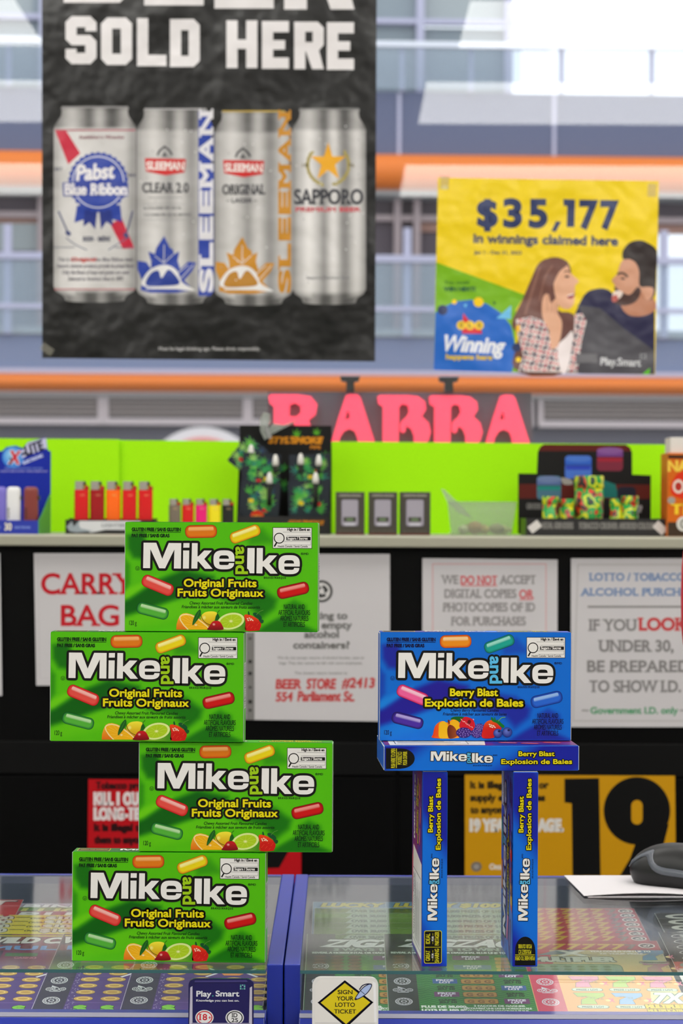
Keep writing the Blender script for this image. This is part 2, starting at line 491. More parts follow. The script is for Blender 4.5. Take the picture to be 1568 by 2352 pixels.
# lower storey
bpart('dark_interior', M_MAUVE, [(XL, 1506, 436, 590, 1., 1.1), (1506, XR, 436, 497, 1., 1.1)])
bpart('transom', M_PINK, [(XL, XR, 477, 491, .8, .98)])
bpart('salmon_panel', M_SALM, [(XL, 83, 484, 502, .93, .99)])
bpart('salmon_panel', M_SALM, [(972, XR, 492, 514, .93, .99)])
bpart('grey_panel', M_GREYL, [(XL, 90, 503, 566, .93, .99)])
for x in (-1800, -1350, -900, -480, -130, 84, 300, 520, 700, 917, 963, 1200, 1400):
    bpart('column', M_PINK, [(x - 8, x + 8, 436, 770, .75, .95)])
bpart('lower_backdrop', M_GREYP, [(XL, 1506, 590, 770, 1., 1.1)])
bpart('handrail', M_LAV, [(XL, XR, 584, 600, .02, .16)])
bpart('handrail', M_LAV, [(XL, XR, 702, 713, .04, .14)])
for x in (17, 380, 620, 934, 1120, 1330, 1530, 1760):
    bpart('railing_post', M_LAV, [(x - 9, x + 9, 520, 770, .1, .2)])
bpart('balustrade', M_BAL, [(XL, XR, 600, 768, .06, .09)])
bpart('sill_band', M_GREYL, [(XL, XR, 752, 770, .2, .4)])
bpart('lower_sill', M_LAV, [(XL, XR, 849, 860, .16, .3)])
# louvred base
bpart('base_wall', M_DKGREY, [(XL, XR, 905, 1500, .6, .8)])
for x0, x1 in ((-1600, -1250), (-1230, -800), (-780, -350), (-330, 225), (242, 560), (575, 900), (915, 1225), (1252, 1640), (1655, 2000)):
    rc = []
    for k in range(4): rc.append((x0 + 6, x1 - 6, 914 + 11 * k, 922 + 11 * k, .42, .5))
    f = bpart('louvre_panel', M_LOUV, rc)
    rc = [(x0 - 8, x0 + 4, 908, 976, .4, .6), (x1 - 4, x1 + 8, 908, 976, .4, .6), (x0 - 8, x1 + 8, 961, 976, .38, .6), (x0 - 8, x1 + 8, 906, 913, .38, .6)]
    bpart('louvre_frame', M_PINKL, rc)
    bpart('louvre_back', M_DKGREY, [(x0, x1, 912, 962, .55, .6)])
# round wall sign in front of the base wall
rs = thing('round_sign', 'white round sign with red centre on the far grey wall above the green board', 'sign', tuple(W(466, 1123, 30)))
fr = lambda a, b, c: (a, -c, b)
MB().lathe([(142 * 30 / F, 0), (142 * 30 / F, .06)], 48, frame=fr, sm=False).build('disc', mat('sign_white', (236, 226, 222), .5), rs)
MB().lathe([(119 * 30 / F, .06), (119 * 30 / F, .08)], 48, frame=fr, sm=False).build('red_centre', mat('sign_red', (236, 150, 140), .5), rs)
MB().tube([(0, .03, 0), (0, .03, -2.)], .05).build('post', M_DKGREY, rs)

# ---------------------------------------------------------------- illuminated name sign hung behind the glass
YS = 4.088; KS = YS / F
sg = thing('hanging_sign', 'dark hanging sign with glowing pink letters behind the green board', 'sign', tuple(W(920, 960, YS)))
k2 = YS / F / 2.24
def sx_(a): return (580 + a / 2.24 - 920) * KS
def sz_(b): return -(850 + b / 2.24 - 960) * KS
M_BOARD = mat('sign_board', (92, 92, 106), .5)
M_NEON = mat('lit_letter', (255, 80, 110), .4, emit=(255, 72, 104), es=.62)
fr = lambda a, b, c: (sx_(a), -c, sz_(b))
MB().prism([(78, 114), (1432, 114), (1440, 400), (78, 400)], -.025, 0, frame=fr).build('board', M_BOARD, sg)
A_ = ([(478, 134), (500, 127), (540, 129), (554, 145), (632, 384), (542, 384), (538, 350), (525, 318), (498, 305), (470, 318), (450, 350), (445, 384), (402, 384), (420, 320), (440, 250)], [[(488, 212), (474, 258), (500, 250), (494, 215)]])
B_ = ([(640, 140), (652, 132), (800, 132), (850, 138), (885, 165), (890, 205), (868, 240), (903, 272), (915, 320), (902, 365), (880, 384), (828, 384), (828, 340), (815, 305), (790, 287), (784, 318), (772, 326), (760, 316), (757, 290), (764, 264), (790, 240), (803, 215), (795, 182), (770, 176), (752, 192), (750, 384), (668, 384), (668, 190), (645, 175)], [])
R_ = ([(82, 140), (95, 130), (230, 130), (300, 140), (333, 180), (325, 232), (290, 262), (330, 384), (250, 384), (212, 275), (190, 272), (188, 384), (110, 384), (110, 195), (88, 175)], [[(192, 182), (220, 173), (246, 190), (248, 223), (225, 243), (190, 241)]])
for (o, hs), dx in ((R_, 0), (A_, 0), (B_, 0), (B_, 265), (A_, 792)):
    sh = lambda l: [(p[0] + dx, p[1]) for p in l]
    MB().prism(sh(o), 0, .022, frame=fr, holes=[sh(h) for h in hs]).build('letter', M_NEON, sg)
M_CLAMP = mat('black_clamp', (22, 22, 24), .5)
for a in (500, 1005):
    MB().prism([(a - 48, 42), (a + 48, 42), (a + 44, 58), (a + 20, 64), (a + 20, 114), (a - 18, 114), (a - 18, 64), (a - 44, 58)], -.012, .0315, frame=fr).build('clamp', M_CLAMP, sg, .003)

# ---------------------------------------------------------------- back counter with shelf
YC = 3.50
ST = ZC - .039                  # shelf top
bc = thing('back_counter', 'black back counter cabinet with pale shelf top behind the service aisle', 'counter', (0, YC, 0))
MB().box(-2.4, 2.4, 0, .52, 0, ST - .017).build('cabinet', M_BLACK, bc)
MB().box(-2.4, 2.4, -.02, .54, ST - .017, ST).build('shelf_top', M_SHELF, bc, .002)
zs1, zs2 = W(784, 1702, YC).z, W(784, 1782, YC).z
for i in range(-4, 5):
    xc = W(375, 1, YC).x + i * .76
    MB().box(xc - .376, xc + .376, -.006, 0, zs2 + .002, zs1 - .002).build('drawer_front', M_BLACKB, bc, .001)
    MB().box(xc - .376, xc + .376, -.003, 0, .1, zs2 - .003).build('door_front', M_BLACK, bc, .001)
# green boards standing along the shelf
M_LIME = mat('lime_card', (164, 240, 0), .7, .2)
for i, (x0, x1, yt0, yt1, Y, lb) in enumerate(((-260, 274, 1005, 1009, 3.985, 'bright lime green card sheet standing behind the blue lighter display'),
                                ((192), 859, 1010, 1017, 3.992, 'bright lime green card sheet standing behind the small lighters and leaf packs'),
                                (763, 1531, 1014, 1021, 3.979, 'bright lime green card sheet standing behind the grinder display'))):
    p = [W(x0, yt0, Y), W(x1, yt1, Y)]
    mb = MB()
    q = [(p[0].x, ST), (p[1].x, ST), (p[1].x, p[1].z), (p[0].x, p[0].z)]
    mb.prism(q, 0, .002, frame=lambda a, b, c: (a, Y + c, b))
    tag(mb.build('green_card', M_LIME), lb, 'card sheet', 'lime green sheets along the shelf')
# ---------------------------------------------------------------- candy boxes
BW, BH, BD = .1655, .0937, .0215
GTOP = ZC - (2212 - YH) * 1.87 / F          # top of the counter glass
def zc(pts, ox, oy, k): return [(ox + x / k, oy + y / k - (ox + x / k - 286) * .008) for x, y in pts]

def letter_e(cx, cy, rx, ry):
    """Wide lower-case e: outline with the gap at the right, and the closed counter."""
    def se(t):
        c, s = math.cos(t), math.sin(t)
        return (cx + rx * math.copysign(abs(c) ** .68, c), cy - ry * math.copysign(abs(s) ** .68, s))
    y1, y2 = cy + .19 * ry, cy + .34 * ry
    o = [(cx + rx * .985, y1)] + [se(math.radians(a)) for a in range(0, 340, 9)] + [(cx + rx * .96, y2)]
    o += [(cx + rx * .47, y2), (cx + rx * .42, cy + .5 * ry), (cx + rx * .3, cy + .545 * ry), (cx - rx * .3, cy + .545 * ry), (cx - rx * .42, cy + .5 * ry), (cx - rx * .45, cy + .4 * ry), (cx - rx * .45, y1)]
    h = [(cx - rx * .46, cy - .12 * ry), (cx - rx * .44, cy - .3 * ry), (cx - rx * .36, cy - .42 * ry), (cx - rx * .2, cy - .47 * ry), (cx + rx * .2, cy - .47 * ry), (cx + rx * .36, cy - .42 * ry), (cx + rx * .44, cy - .3 * ry), (cx + rx * .46, cy - .12 * ry)]
    return (o, [h])
Z1 = (310, 1230, 6.817); Z2 = (500, 1230, 6.817)
LOGO = [(zc([(128, 142), (328, 144), (422, 392), (524, 147), (720, 150), (716, 545), (606, 543), (612, 250), (468, 541), (376, 539), (236, 243), (232, 537), (122, 535)], *Z1), []),
        (zc([(754, 150), (850, 150), (848, 222), (752, 222)], *Z1), []), (zc([(750, 265), (846, 265), (842, 545), (748, 545)], *Z1), []),
        (zc([(888, 150), (978, 152), (976, 358), (992, 354), (1080, 266), (1200, 268), (1082, 398), (1212, 550), (1094, 550), (992, 436), (976, 440), (974, 546), (880, 545)], *Z1), []),
        letter_e(514.2, 1288.6, 24.3, 21.6),
        (zc([(464, 230), (577, 231), (573, 622), (500, 620), (494, 590), (480, 562), (458, 548)], *Z2), []),
        (zc([(610, 230), (705, 231), (704, 438), (716, 434), (806, 345), (926, 346), (806, 475), (938, 628), (824, 628), (720, 515), (702, 520), (700, 625), (606, 622)], *Z2), []),
        letter_e(663.9, 1298.8, 24.5, 21.6)]
AND = (541.6, 1259.6, 60.)

def draw_logo(a, L, tf=None, andc=(160, 205, 20), outw=11.):
    t = tf or (lambda p: p)
    k = abs(t((1, 0))[0] - t((0, 0))[0])
    P = [([t(p) for p in o], [[t(p) for p in h] for h in hs]) for o, hs in LOGO]
    x, y = t(AND[:2])
    # black keyline, then letters
    a.glyphs(P, (240, 238, 234), L, [(outw * k, (14, 12, 10))])
    a.text('and', x, y, 26.5 * k, AND[2] * k, andc, L, 'l', 2.6 * k, [(9 * k, (14, 12, 10))], rot=90)

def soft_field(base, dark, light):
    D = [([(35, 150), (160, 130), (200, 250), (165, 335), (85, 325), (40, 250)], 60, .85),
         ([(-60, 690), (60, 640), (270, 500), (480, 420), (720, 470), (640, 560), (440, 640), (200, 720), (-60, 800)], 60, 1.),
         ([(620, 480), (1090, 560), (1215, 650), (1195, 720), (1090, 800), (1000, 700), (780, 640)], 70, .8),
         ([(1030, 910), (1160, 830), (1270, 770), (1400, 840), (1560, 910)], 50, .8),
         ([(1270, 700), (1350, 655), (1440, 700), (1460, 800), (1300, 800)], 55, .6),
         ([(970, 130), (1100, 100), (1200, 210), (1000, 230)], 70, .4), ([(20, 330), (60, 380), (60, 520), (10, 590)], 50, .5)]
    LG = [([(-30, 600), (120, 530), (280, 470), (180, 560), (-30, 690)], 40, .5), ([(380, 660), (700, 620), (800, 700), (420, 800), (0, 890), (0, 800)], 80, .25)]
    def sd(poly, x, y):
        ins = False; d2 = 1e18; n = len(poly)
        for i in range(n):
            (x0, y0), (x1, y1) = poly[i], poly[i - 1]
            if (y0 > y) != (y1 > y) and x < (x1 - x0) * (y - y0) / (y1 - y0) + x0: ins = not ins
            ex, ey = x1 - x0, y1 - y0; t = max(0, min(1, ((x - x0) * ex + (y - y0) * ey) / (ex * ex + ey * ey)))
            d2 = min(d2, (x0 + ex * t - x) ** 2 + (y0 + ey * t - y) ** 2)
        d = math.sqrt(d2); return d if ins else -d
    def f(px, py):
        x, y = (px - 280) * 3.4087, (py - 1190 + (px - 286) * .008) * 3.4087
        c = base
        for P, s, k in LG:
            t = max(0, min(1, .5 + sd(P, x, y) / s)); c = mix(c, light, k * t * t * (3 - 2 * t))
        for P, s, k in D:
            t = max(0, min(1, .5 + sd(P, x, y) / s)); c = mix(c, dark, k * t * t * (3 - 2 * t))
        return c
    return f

def candy(a, cx, cy, ln, wd, ang, rim, body, hi, L):
    O = rr(cx, cy, ln, wd, wd * .42, ang); 
    a.stroke(O, wd * .05, mix(rim, (20, 10, 10), .45), L, True, 6)
    I = rr(cx, cy, ln * .84, wd * .62, wd * .3, ang)
    a.ring(O, I, rim, body, L + 1)
    a.poly(I, body, L + 1)
    c, s = math.cos(math.radians(ang)), math.sin(math.radians(ang))
    o = -.27 * wd
    H2 = rr(cx - (o + .14 * wd) * s, cy + (o + .14 * wd) * c, ln * .82, wd * .24, wd * .1, ang)
    H = rr(cx - o * s, cy + o * c, ln * .8, wd * .18, wd * .09, ang)
    hi = mix(hi, body, .2); a.ring(H2, H, body, hi, L + 2); a.poly(H, hi, L + 3)

def green_fruit(a, L):
    z3 = lambda p: zc(p, 300, 1340, 7.127); z4 = lambda p: zc(p, 500, 1340, 6.817)
    a.poly(spl(z3([(1150, 600), (1165, 540), (1220, 495), (1300, 480), (1370, 484), (1416, 508), (1400, 570), (1360, 650), (1310, 720), (1210, 700)]), 4), lambda x, y: mix((248, 232, 60), (214, 158, 10), max(0, min(1, (y - 1408) / 32))), L)
    a.fan(ellp(*z3([(1205, 580)])[0], 5, 5.5), z3([(1205, 580)])[0], (250, 240, 150), (240, 214, 40), L + 1)
    a.poly(z3([(748, 775), (752, 690), (775, 610), (810, 540), (860, 512), (920, 507), (1000, 528), (1090, 570), (1200, 655), (1290, 735), (1312, 775)]), lambda x, y: mix((250, 190, 60), (226, 110, 10), max(0, min(1, (y - 1412) / 36))), L + 1)
    a.poly(z3([(930, 775), (860, 705), (805, 620), (795, 570), (830, 533), (905, 518), (985, 532), (1070, 573), (1180, 650), (1270, 722), (1302, 775)]), (250, 224, 160), L + 2)
    a.poly(z3([(955, 775), (880, 700), (825, 620), (815, 575), (840, 550), (905, 536), (980, 548), (1060, 588), (1165, 662), (1250, 730), (1280, 775)]), (244, 180, 12), L + 3)
    c = (1070, 700)
    for p in ((830, 600), (880, 690), (940, 750), (860, 560), (940, 548), (1040, 590), (1150, 660), (1230, 740)):
        a.stroke(z3([c, p]), .55, (252, 206, 80), L + 4)
    a.fan(ellp(*z3([c])[0], 4, 3), z3([c])[0], (255, 240, 190), (244, 180, 12), L + 5)
    # lime
    a.poly(spl(z4([(0, 640), (60, 545), (150, 492), (260, 472), (350, 488), (412, 540), (436, 610), (436, 700), (424, 757), (60, 757), (0, 740)]), 3), lambda x, y: mix((150, 200, 50), (60, 140, 20), max(0, min(1, (x - 520) / 46))), L + 4)
    e = z4([(210, 612)])[0]
    a.ell(*e, 31.5, 18.6, (222, 238, 150), L + 5, -12); a.ell(*e, 26, 14.6, (176, 210, 30), L + 6, -12)
    for k in range(9):
        p = ellp(e[0], e[1], 25, 14, -12, 9)[k]; a.stroke([e, p], .5, (206, 228, 90), L + 7)
    a.fan(ellp(*e, 5.5, 4), e, (245, 246, 180), (186, 215, 50), L + 8)
    # strawberry
    a.poly(spl(z4([(416, 524), (470, 508), (540, 528), (610, 568), (668, 620), (684, 680), (662, 735), (640, 757), (438, 757), (436, 640)]), 3), lambda x, y: mix((238, 70, 20), (205, 22, 16), max(0, min(1, (y - 1418) / 14))), L + 4)
    for p in ((470, 575), (500, 565), (530, 580), (550, 600), (480, 600), (515, 595)): a.ell(*z4([p])[0], 2.2, 1.3, (244, 226, 196), L + 5, 30, 8)
    for i in range(14):
        p = z4([(455 + (i * 47) % 200, 630 + (i * 31) % 110)])[0]; a.ell(*p, .7, .5, (240, 120, 60), L + 5, 0, 6)
    for q in ([(475, 470), (490, 460), (505, 510), (480, 512)], [(555, 490), (600, 480), (680, 530), (690, 580), (640, 575), (570, 530)], [(640, 575), (690, 585), (722, 600), (712, 640), (675, 640)]):
        a.poly(spl(z4(q), 3), (14, 84, 40), L + 6)
    a.stroke(spl(z4([(610, 515), (650, 470), (715, 440)]), 4, False), 1.1, (90, 150, 50), L + 7)
    # cherry, its stem and leaves
    a.stroke(spl(z3([(1145, 520), (1180, 610), (1240, 670), (1310, 700)]), 5, False), 1.1, (70, 70, 20), L + 9)
    a.stroke(spl(z3([(1460, 460), (1420, 510), (1418, 600)]), 5, False), 1.1, (30, 80, 20), L + 9)
    for q in ([(1130, 450), (1060, 530), (1020, 640), (1018, 706), (1080, 640), (1135, 560), (1152, 490)], [(1430, 520), (1395, 560), (1390, 632), (1440, 610), (1457, 575)]):
        a.poly(spl(z3(q), 3), (22, 96, 24), L + 10)
    a.stroke(z3([(1125, 480), (1030, 690)]), .6, (80, 150, 60), L + 11)
    a.poly(spl(z3([(1268, 778), (1290, 725), (1340, 650), (1400, 632), (1460, 645), (1505, 710), (1508, 778)]), 4), lambda x, y: mix((196, 20, 30), (110, 4, 12), max(0, min(1, (y - 1432) / 18))), L + 10)
    e = z3([(1365, 690)])[0]; a.fan(ellp(*e, 4, 3.5), e, (250, 190, 180), (176, 18, 26), L + 11)

def berry_fruit(a, L):
    z6 = lambda p: [(960 + x / 6.533 - 589.3, 1600 + y / 6.533 - 245.5 - (960 + x / 6.533 - 875) * .004) for x, y in p]
    a.poly(spl(z6([(520, 320), (560, 285), (640, 278), (730, 290), (690, 340), (640, 360)]), 3), (20, 96, 30), L)
    a.poly(spl(z6([(258, 598), (256, 540), (280, 430), (340, 365), (410, 345), (470, 370), (540, 325), (600, 330), (660, 380), (670, 470), (640, 598)]), 3), lambda x, y: mix((226, 60, 14), (244, 150, 30), max(0, min(1, (x - 410) / 22))), L + 1)
    a.poly(spl(z6([(350, 380), (420, 352), (470, 390), (480, 470), (470, 540), (480, 598), (352, 598), (338, 480)]), 3), (236, 180, 20), L + 2)
    a.poly(spl(z6([(510, 380), (560, 328), (620, 345), (655, 400), (655, 480), (600, 480), (540, 420)]), 3), (236, 178, 20), L + 2)
    a.poly(spl(z6([(468, 470), (500, 405), (560, 420), (605, 480), (620, 560), (570, 598), (490, 598)]), 3), lambda x, y: mix((96, 30, 12), (150, 70, 24), max(0, min(1, (x - 443) / 22))), L + 3)
    a.poly(spl(z6([(475, 335), (500, 330), (505, 380), (490, 395)]), 3), (110, 40, 20), L + 3)
    a.poly(spl(z6([(655, 440), (670, 350), (720, 290), (770, 285), (850, 320), (888, 390), (880, 450), (830, 495), (760, 460)]), 3), (206, 22, 40), L + 4)
    for i in range(26):
        p = z6([(675 + (i * 53) % 205, 315 + (i * 37) % 140)])[0]; a.ell(*p, 1.2, .9, (250, 190, 190) if i % 3 else (240, 70, 80), L + 5, 20, 8)
    a.ell(*z6([(800, 360)])[0], 4, 5, (110, 8, 24), L + 5, 20)
    for cx, cy, rx, ry in ((720, 520, 118, 78), (960, 440, 70, 56), (920, 530, 90, 70)):
        a.poly(ellp(*z6([(cx, cy)])[0], rx / 6.533, ry / 6.533), (50, 26, 110), L + 6)
        for i in range(22):
            t = i * 2.4; r = .9 * math.sqrt(i / 22); p = z6([(cx + rx * r * math.cos(t), cy + ry * r * math.sin(t))])[0]
            a.ell(*p, 2.2, 2.0, (84, 54, 150), L + 7, 0, 9); a.ell(p[0] - .5, p[1] - .6, .8, .7, (196, 180, 226), L + 8, 0, 6)
    a.poly(spl(z6([(1000, 598), (1005, 480), (1040, 380), (1110, 335), (1180, 350), (1260, 420), (1290, 470), (1200, 540), (1170, 598)]), 3), lambda x, y: mix((236, 90, 24), (214, 30, 20), max(0, min(1, (y - 1408) / 16))), L + 9)
    for p in ((1110, 400), (1140, 410), (1170, 420), (1190, 440), (1120, 430), (1150, 440)): a.ell(*z6([p])[0], 2.4, 1.4, (246, 232, 206), L + 10, 25, 8)
    for q in ([(1130, 300), (1150, 290), (1190, 340), (1240, 330), (1290, 380), (1335, 420), (1320, 450), (1280, 430), (1220, 380), (1150, 350)], [(1180, 300), (1192, 290), (1205, 350), (1185, 345)]):
        a.poly(spl(z6(q), 3), (22, 120, 40), L + 10)
    a.stroke(spl(z6([(1240, 350), (1290, 300), (1350, 290)]), 4, False), 1.4, (110, 190, 90), L + 11)
    for cx, cy, r in ((1235, 530, 68), (1380, 515, 74)):
        e = z6([(cx, cy)])[0]
        a.fan(ellp(*e, r / 6.533, r / 6.6), z6([(cx - 20, cy - 25)])[0], (110, 130, 214), (28, 44, 130), L + 12)
        a.ell(*z6([(cx + 20, cy - 30)])[0], 3, 2.4, (20, 26, 80), L + 13)

def front_art(blue):
    a = Art(286, 1203.5, BW / 444, BH / 248.5)
    if blue: base, dark, light, txt = (8, 108, 214), (34, 26, 150), (30, 150, 236), (8, 10, 60)
    else: base, dark, light, txt = (84, 192, 2), (6, 96, 6), (130, 224, 12), (4, 44, 4)
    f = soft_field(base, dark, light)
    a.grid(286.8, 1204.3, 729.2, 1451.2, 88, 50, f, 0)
    K = 3.4087
    X = lambda v: 280 + v / K
    Y = lambda v, x=780: 1190 + v / K - (280 + x / K - 286) * .008
    def T(s, x0, x1, b, h, **kw):
        a.text(s, X((x0 + x1) / 2), Y(b, (x0 + x1) / 2), h / K, (x1 - x0) / K, kw.pop('col', txt), kw.pop('L', 3), **kw)
    T('GLUTEN FREE / SANS GLUTEN', 74, 456, 117, 24, bold=1.3)
    a.rect(X(72), Y(124, 260), X(458), Y(128, 260), txt, 3)
    T('FAT FREE / SANS GRAS', 74, 368, 164, 24, bold=1.3)
    if blue:
        cs = (((214, 74, 14), (240, 146, 24), (255, 226, 180)), ((8, 110, 100), (24, 166, 148), (190, 236, 220)), ((206, 24, 96), (244, 98, 160), (255, 226, 236)), ((30, 16, 100), (74, 44, 160), (200, 190, 236)), ((14, 50, 150), (40, 104, 214), (180, 214, 250)))
    else:
        cs = (((206, 60, 10), (228, 124, 18), (255, 196, 130)), ((222, 130, 10), (240, 218, 20), (255, 250, 190)), ((206, 18, 20), (232, 80, 70), (255, 214, 206)), ((6, 104, 50), (84, 180, 56), (214, 238, 200)), ((140, 4, 8), (208, 18, 16), (250, 180, 170)))
    for (cx, cy, l, w, g), c in zip(((617, 122, 246, 96, -1.5), (963, 143, 244, 88, -20), (279, 538, 258, 94, 22), (240, 736, 250, 88, 14), (1340, 580, 250, 92, -13)), cs):
        candy(a, X(cx), Y(cy, cx), l / K, w / K, g, *c, 2)
    # high-in sugars label
    w_, k_ = (236, 234, 230), (16, 14, 14)
    a.rect(X(1178), Y(93, 1330), X(1487), Y(257, 1330), k_, 2); a.rect(X(1182), Y(97, 1330), X(1483), Y(253, 1330), w_, 3)
    T('High in / Élevé en', 1293, 1470, 119, 19, col=k_, L=4, bold=.7)
    for y0, y1 in ((130, 157), (201, 228)):
        a.stroke([(X(1258), Y(y0, 1370)), (X(1476), Y(y0, 1370)), (X(1476), Y(y1, 1370)), (X(1288 if y0 < 180 else 1270), Y(y1, 1370))], .5, k_, 4, False, 0)
    a.rect(X(1286), Y(166, 1380), X(1476), Y(193, 1380), k_, 4)
    T('Sugars / Sucres', 1294, 1452, 187, 19, col=w_, L=5, bold=.55)
    T('Health Canada / Santé Canada', 1220, 1453, 247, 16, col=k_, L=4, bold=.15)
    c = (X(1230), Y(176, 1230)); a.ell(*c, 12.4, 12.4, k_, 4); a.ell(*c, 10.2, 10.2, w_, 5)
    a.stroke([(X(1209), Y(212, 1209)), (X(1192), Y(241, 1192))], 3.4, k_, 4)
    T('®/MD', 1400, 1460, 306, 16, bold=.3); T('B R A N D / M A R Q U E', 1112, 1282, 490, 15, bold=.5)
    c = (X(119), Y(406, 119)); a.ell(*c, 5, 5, txt, 3); a.ell(*c, 4.2, 4.2, base, 4); T('U', 112, 126, 415, 18, L=5, bold=.4)
    yl, bk = (234, 220, 10), (16, 14, 8)
    if blue:
        r = lambda x: (x / 3.2667 + 860 - 589.3 - 280) * K
        T('Berry Blast', r(583), r(943), 548, 55, col=yl, L=5, bold=1.7, out=[(9.2, bk)])
        T('Explosion de Baies', r(393), r(1135), 630, 57, col=yl, L=5, bold=1.7, out=[(9.2, bk)])
        T('Chewy Berry Flavoured Candies', r(585), r(950), 671, 22, shear=.2, bold=.3); T('Friandises à mâcher aux saveurs de baies', r(528), r(1010), 701, 22, shear=.2, bold=.3)
    else:
        T('Original Fruits', 486, 1052, 550, 57, col=yl, L=5, bold=1.7, out=[(9.2, bk)])
        T('Fruits Originaux', 437, 1106, 625, 57, col=yl, L=5, bold=1.7, out=[(9.2, bk)])
        T('Chewy Assorted Fruit Flavoured Candies', 528, 1020, 688, 22, shear=.2, bold=.3); T('Friandises à mâcher aux saveurs de fruits assortis', 468, 1080, 718, 22, shear=.2, bold=.3)
    for s, w, b in (('NATURAL AND', 162, 725), ('ARTIFICIAL FLAVOURS', 248, 770), ('ARÔMES NATURELS', 220, 815), ('ET ARTIFICIELS', 166, 862)):
        T(s, 1350 - w / 2, 1350 + w / 2, b, 37, bold=.35)
    T('120 g', 56, 114, 845, 34, bold=.2)
    (berry_fruit if blue else green_fruit)(a, 3)
    draw_logo(a, 6, None, (90, 190, 236) if blue else (160, 205, 20))
    return a

def narrow_art(sharing):
    a = Art(75, 880, BW / 1447, BD / 197)
    def f(x, y):
        t = max(0, min(1, (math.sin(x / 230. + y / 160. + 2.1) + .55) * .9)); return mix((8, 112, 222), (22, 32, 160), t * t)
    a.grid(79, 884, 1518, 1073, 70, 8, f, 0)
    ye, bk = (214, 206, 30), (10, 10, 10)
    if sharing:
        a.poly(rr(222, 967, 244, 138, 14), ye, 1); a.poly(rr(222, 967, 234, 128, 11), bk, 2)
        a.rect(219, 908, 223, 1026, ye, 3)
        for cx, w in ((158, ('GREAT', 'FOR', 'SHARING')), (284, ('IDEAL', 'POUR', 'PARTAGER'))):
            a.text(w[0], cx, 944, 32, 76, ye, 3, bold=1.5); a.text(w[1], cx, 972, 14, 34, (230, 230, 220), 3, bold=1.2)
            a.stroke([(cx - 40, 966), (cx - 22, 966)], 3, ye, 3, False, 0); a.stroke([(cx + 22, 966), (cx + 40, 966)], 3, ye, 3, False, 0)
            a.text(w[2], cx, 1014, 32, 100, ye, 3, bold=1.5)
    else:
        a.poly([(86, 900), (200, 902)] + [(200 + 100 * math.sin(t), 980 - 78 * math.cos(t)) for t in [math.pi * k / 16 for k in range(17)]] + [(200, 1060), (86, 1060)], bk, 2)
        a.rect(162, 902, 167, 1054, ye, 3)
        for s, x, w in (('PUSH HERE TO OPEN', 155, 150), ('POUSSEZ ICI', 203, 96), ('POUR OUVRIR', 243, 104)):
            a.text(s, x, 978, 30, w, ye, 3, rot=-90, bold=1)
    draw_logo(a, 4, lambda p: (420 + (p[0] - 328.8) * 1.278, 925 + (p[1] - 1250.5) * 1.26), (90, 190, 236), 8.)
    yl = (234, 220, 10)
    a.text('Berry Blast', 1207, 961, 35, 266, yl, 4, bold=3, out=[(13, bk)])
    a.text('Explosion de Baies', 1208, 1022, 35, 526, yl, 4, bold=3, out=[(13, bk)])
    a.text('B R A N D / M A R Q U E', 805, 1040, 11, 140, (6, 10, 60), 3, bold=1); a.text('®/MD', 898, 960, 10, 34, (6, 10, 60), 3, bold=.6)
    return a

def back_art():
    a = Art(0, 0, BW / 1000, BH / 560)
    a.grid(4, 4, 996, 556, 30, 16, lambda x, y: mix((40, 40, 150), (120, 40, 110), max(0, min(1, .5 + .6 * math.sin(x / 160. - y / 90.)))), 0)
    a.poly([(30, 40), (480, 20), (560, 90), (520, 540), (30, 540)], (232, 230, 222), 1)
    a.rect(60, 70, 440, 500, (24, 22, 22), 2); a.rect(64, 74, 436, 496, (238, 236, 230), 3)
    a.text('Nutrition Facts', 250, 120, 26, 330, (20, 18, 18), 4, bold=2); a.text('Valeur nutritive', 250, 160, 24, 320, (20, 18, 18), 4, bold=2)
    for i in range(9): a.rect(76, 190 + i * 32, 424 - (i * 37) % 120, 200 + i * 32, (60, 58, 58), 4)
    a.poly([(40, 20), (480, 14), (560, 80), (300, 60)], (206, 90, 110), 2)
    draw_logo(a, 4, lambda p: (600 + (p[0] - 328.8) * .95, 120 + (p[1] - 1250.5) * .95), (90, 190, 236), 9.)
    a.text('Berry Blast', 770, 290, 34, 250, (234, 220, 10), 4, bold=4, out=[(12, (16, 14, 8))])
    a.text('Explosion de Baies', 770, 350, 30, 340, (234, 220, 10), 4, bold=4, out=[(12, (16, 14, 8))])
    for cx, cy in ((650, 440), (760, 470), (880, 430)): candy(a, cx, cy, 100, 42, 15, (150, 20, 40), (220, 60, 60), (250, 200, 190), 3)
    return a

def plain_top_art(blue):
    a = Art(75, 880, BW / 1447, BD / 197)
    b, d = ((8, 112, 222), (22, 32, 160)) if blue else ((70, 184, 14), (10, 100, 12))
    a.grid(79, 884, 1518, 1073, 40, 6, lambda x, y: mix(b, d, max(0, min(1, .4 + .6 * math.sin(x / 230.)))), 0)
    a.poly(rr(222, 967, 244, 138, 14), (214, 206, 30), 1); a.poly(rr(222, 967, 234, 128, 11), (60, 30, 10), 2)
    a.text('GREAT FOR SHARING', 222, 975, 24, 200, (214, 206, 30), 3, bold=1.2)
    draw_logo(a, 4, lambda p: (420 + (p[0] - 328.8) * 1.278, 925 + (p[1] - 1250.5) * 1.26), (90, 190, 236) if blue else (160, 205, 20), 8.)
    a.text('Berry Blast' if blue else 'Original Fruits', 1207, 962, 38, 290, (234, 220, 10), 4, bold=4.5, out=[(13, (10, 10, 10))])
    a.text('Explosion de Baies' if blue else 'Fruits Originaux', 1208, 1024, 38, 470, (234, 220, 10), 4, bold=4.5, out=[(13, (10, 10, 10))])
    return a

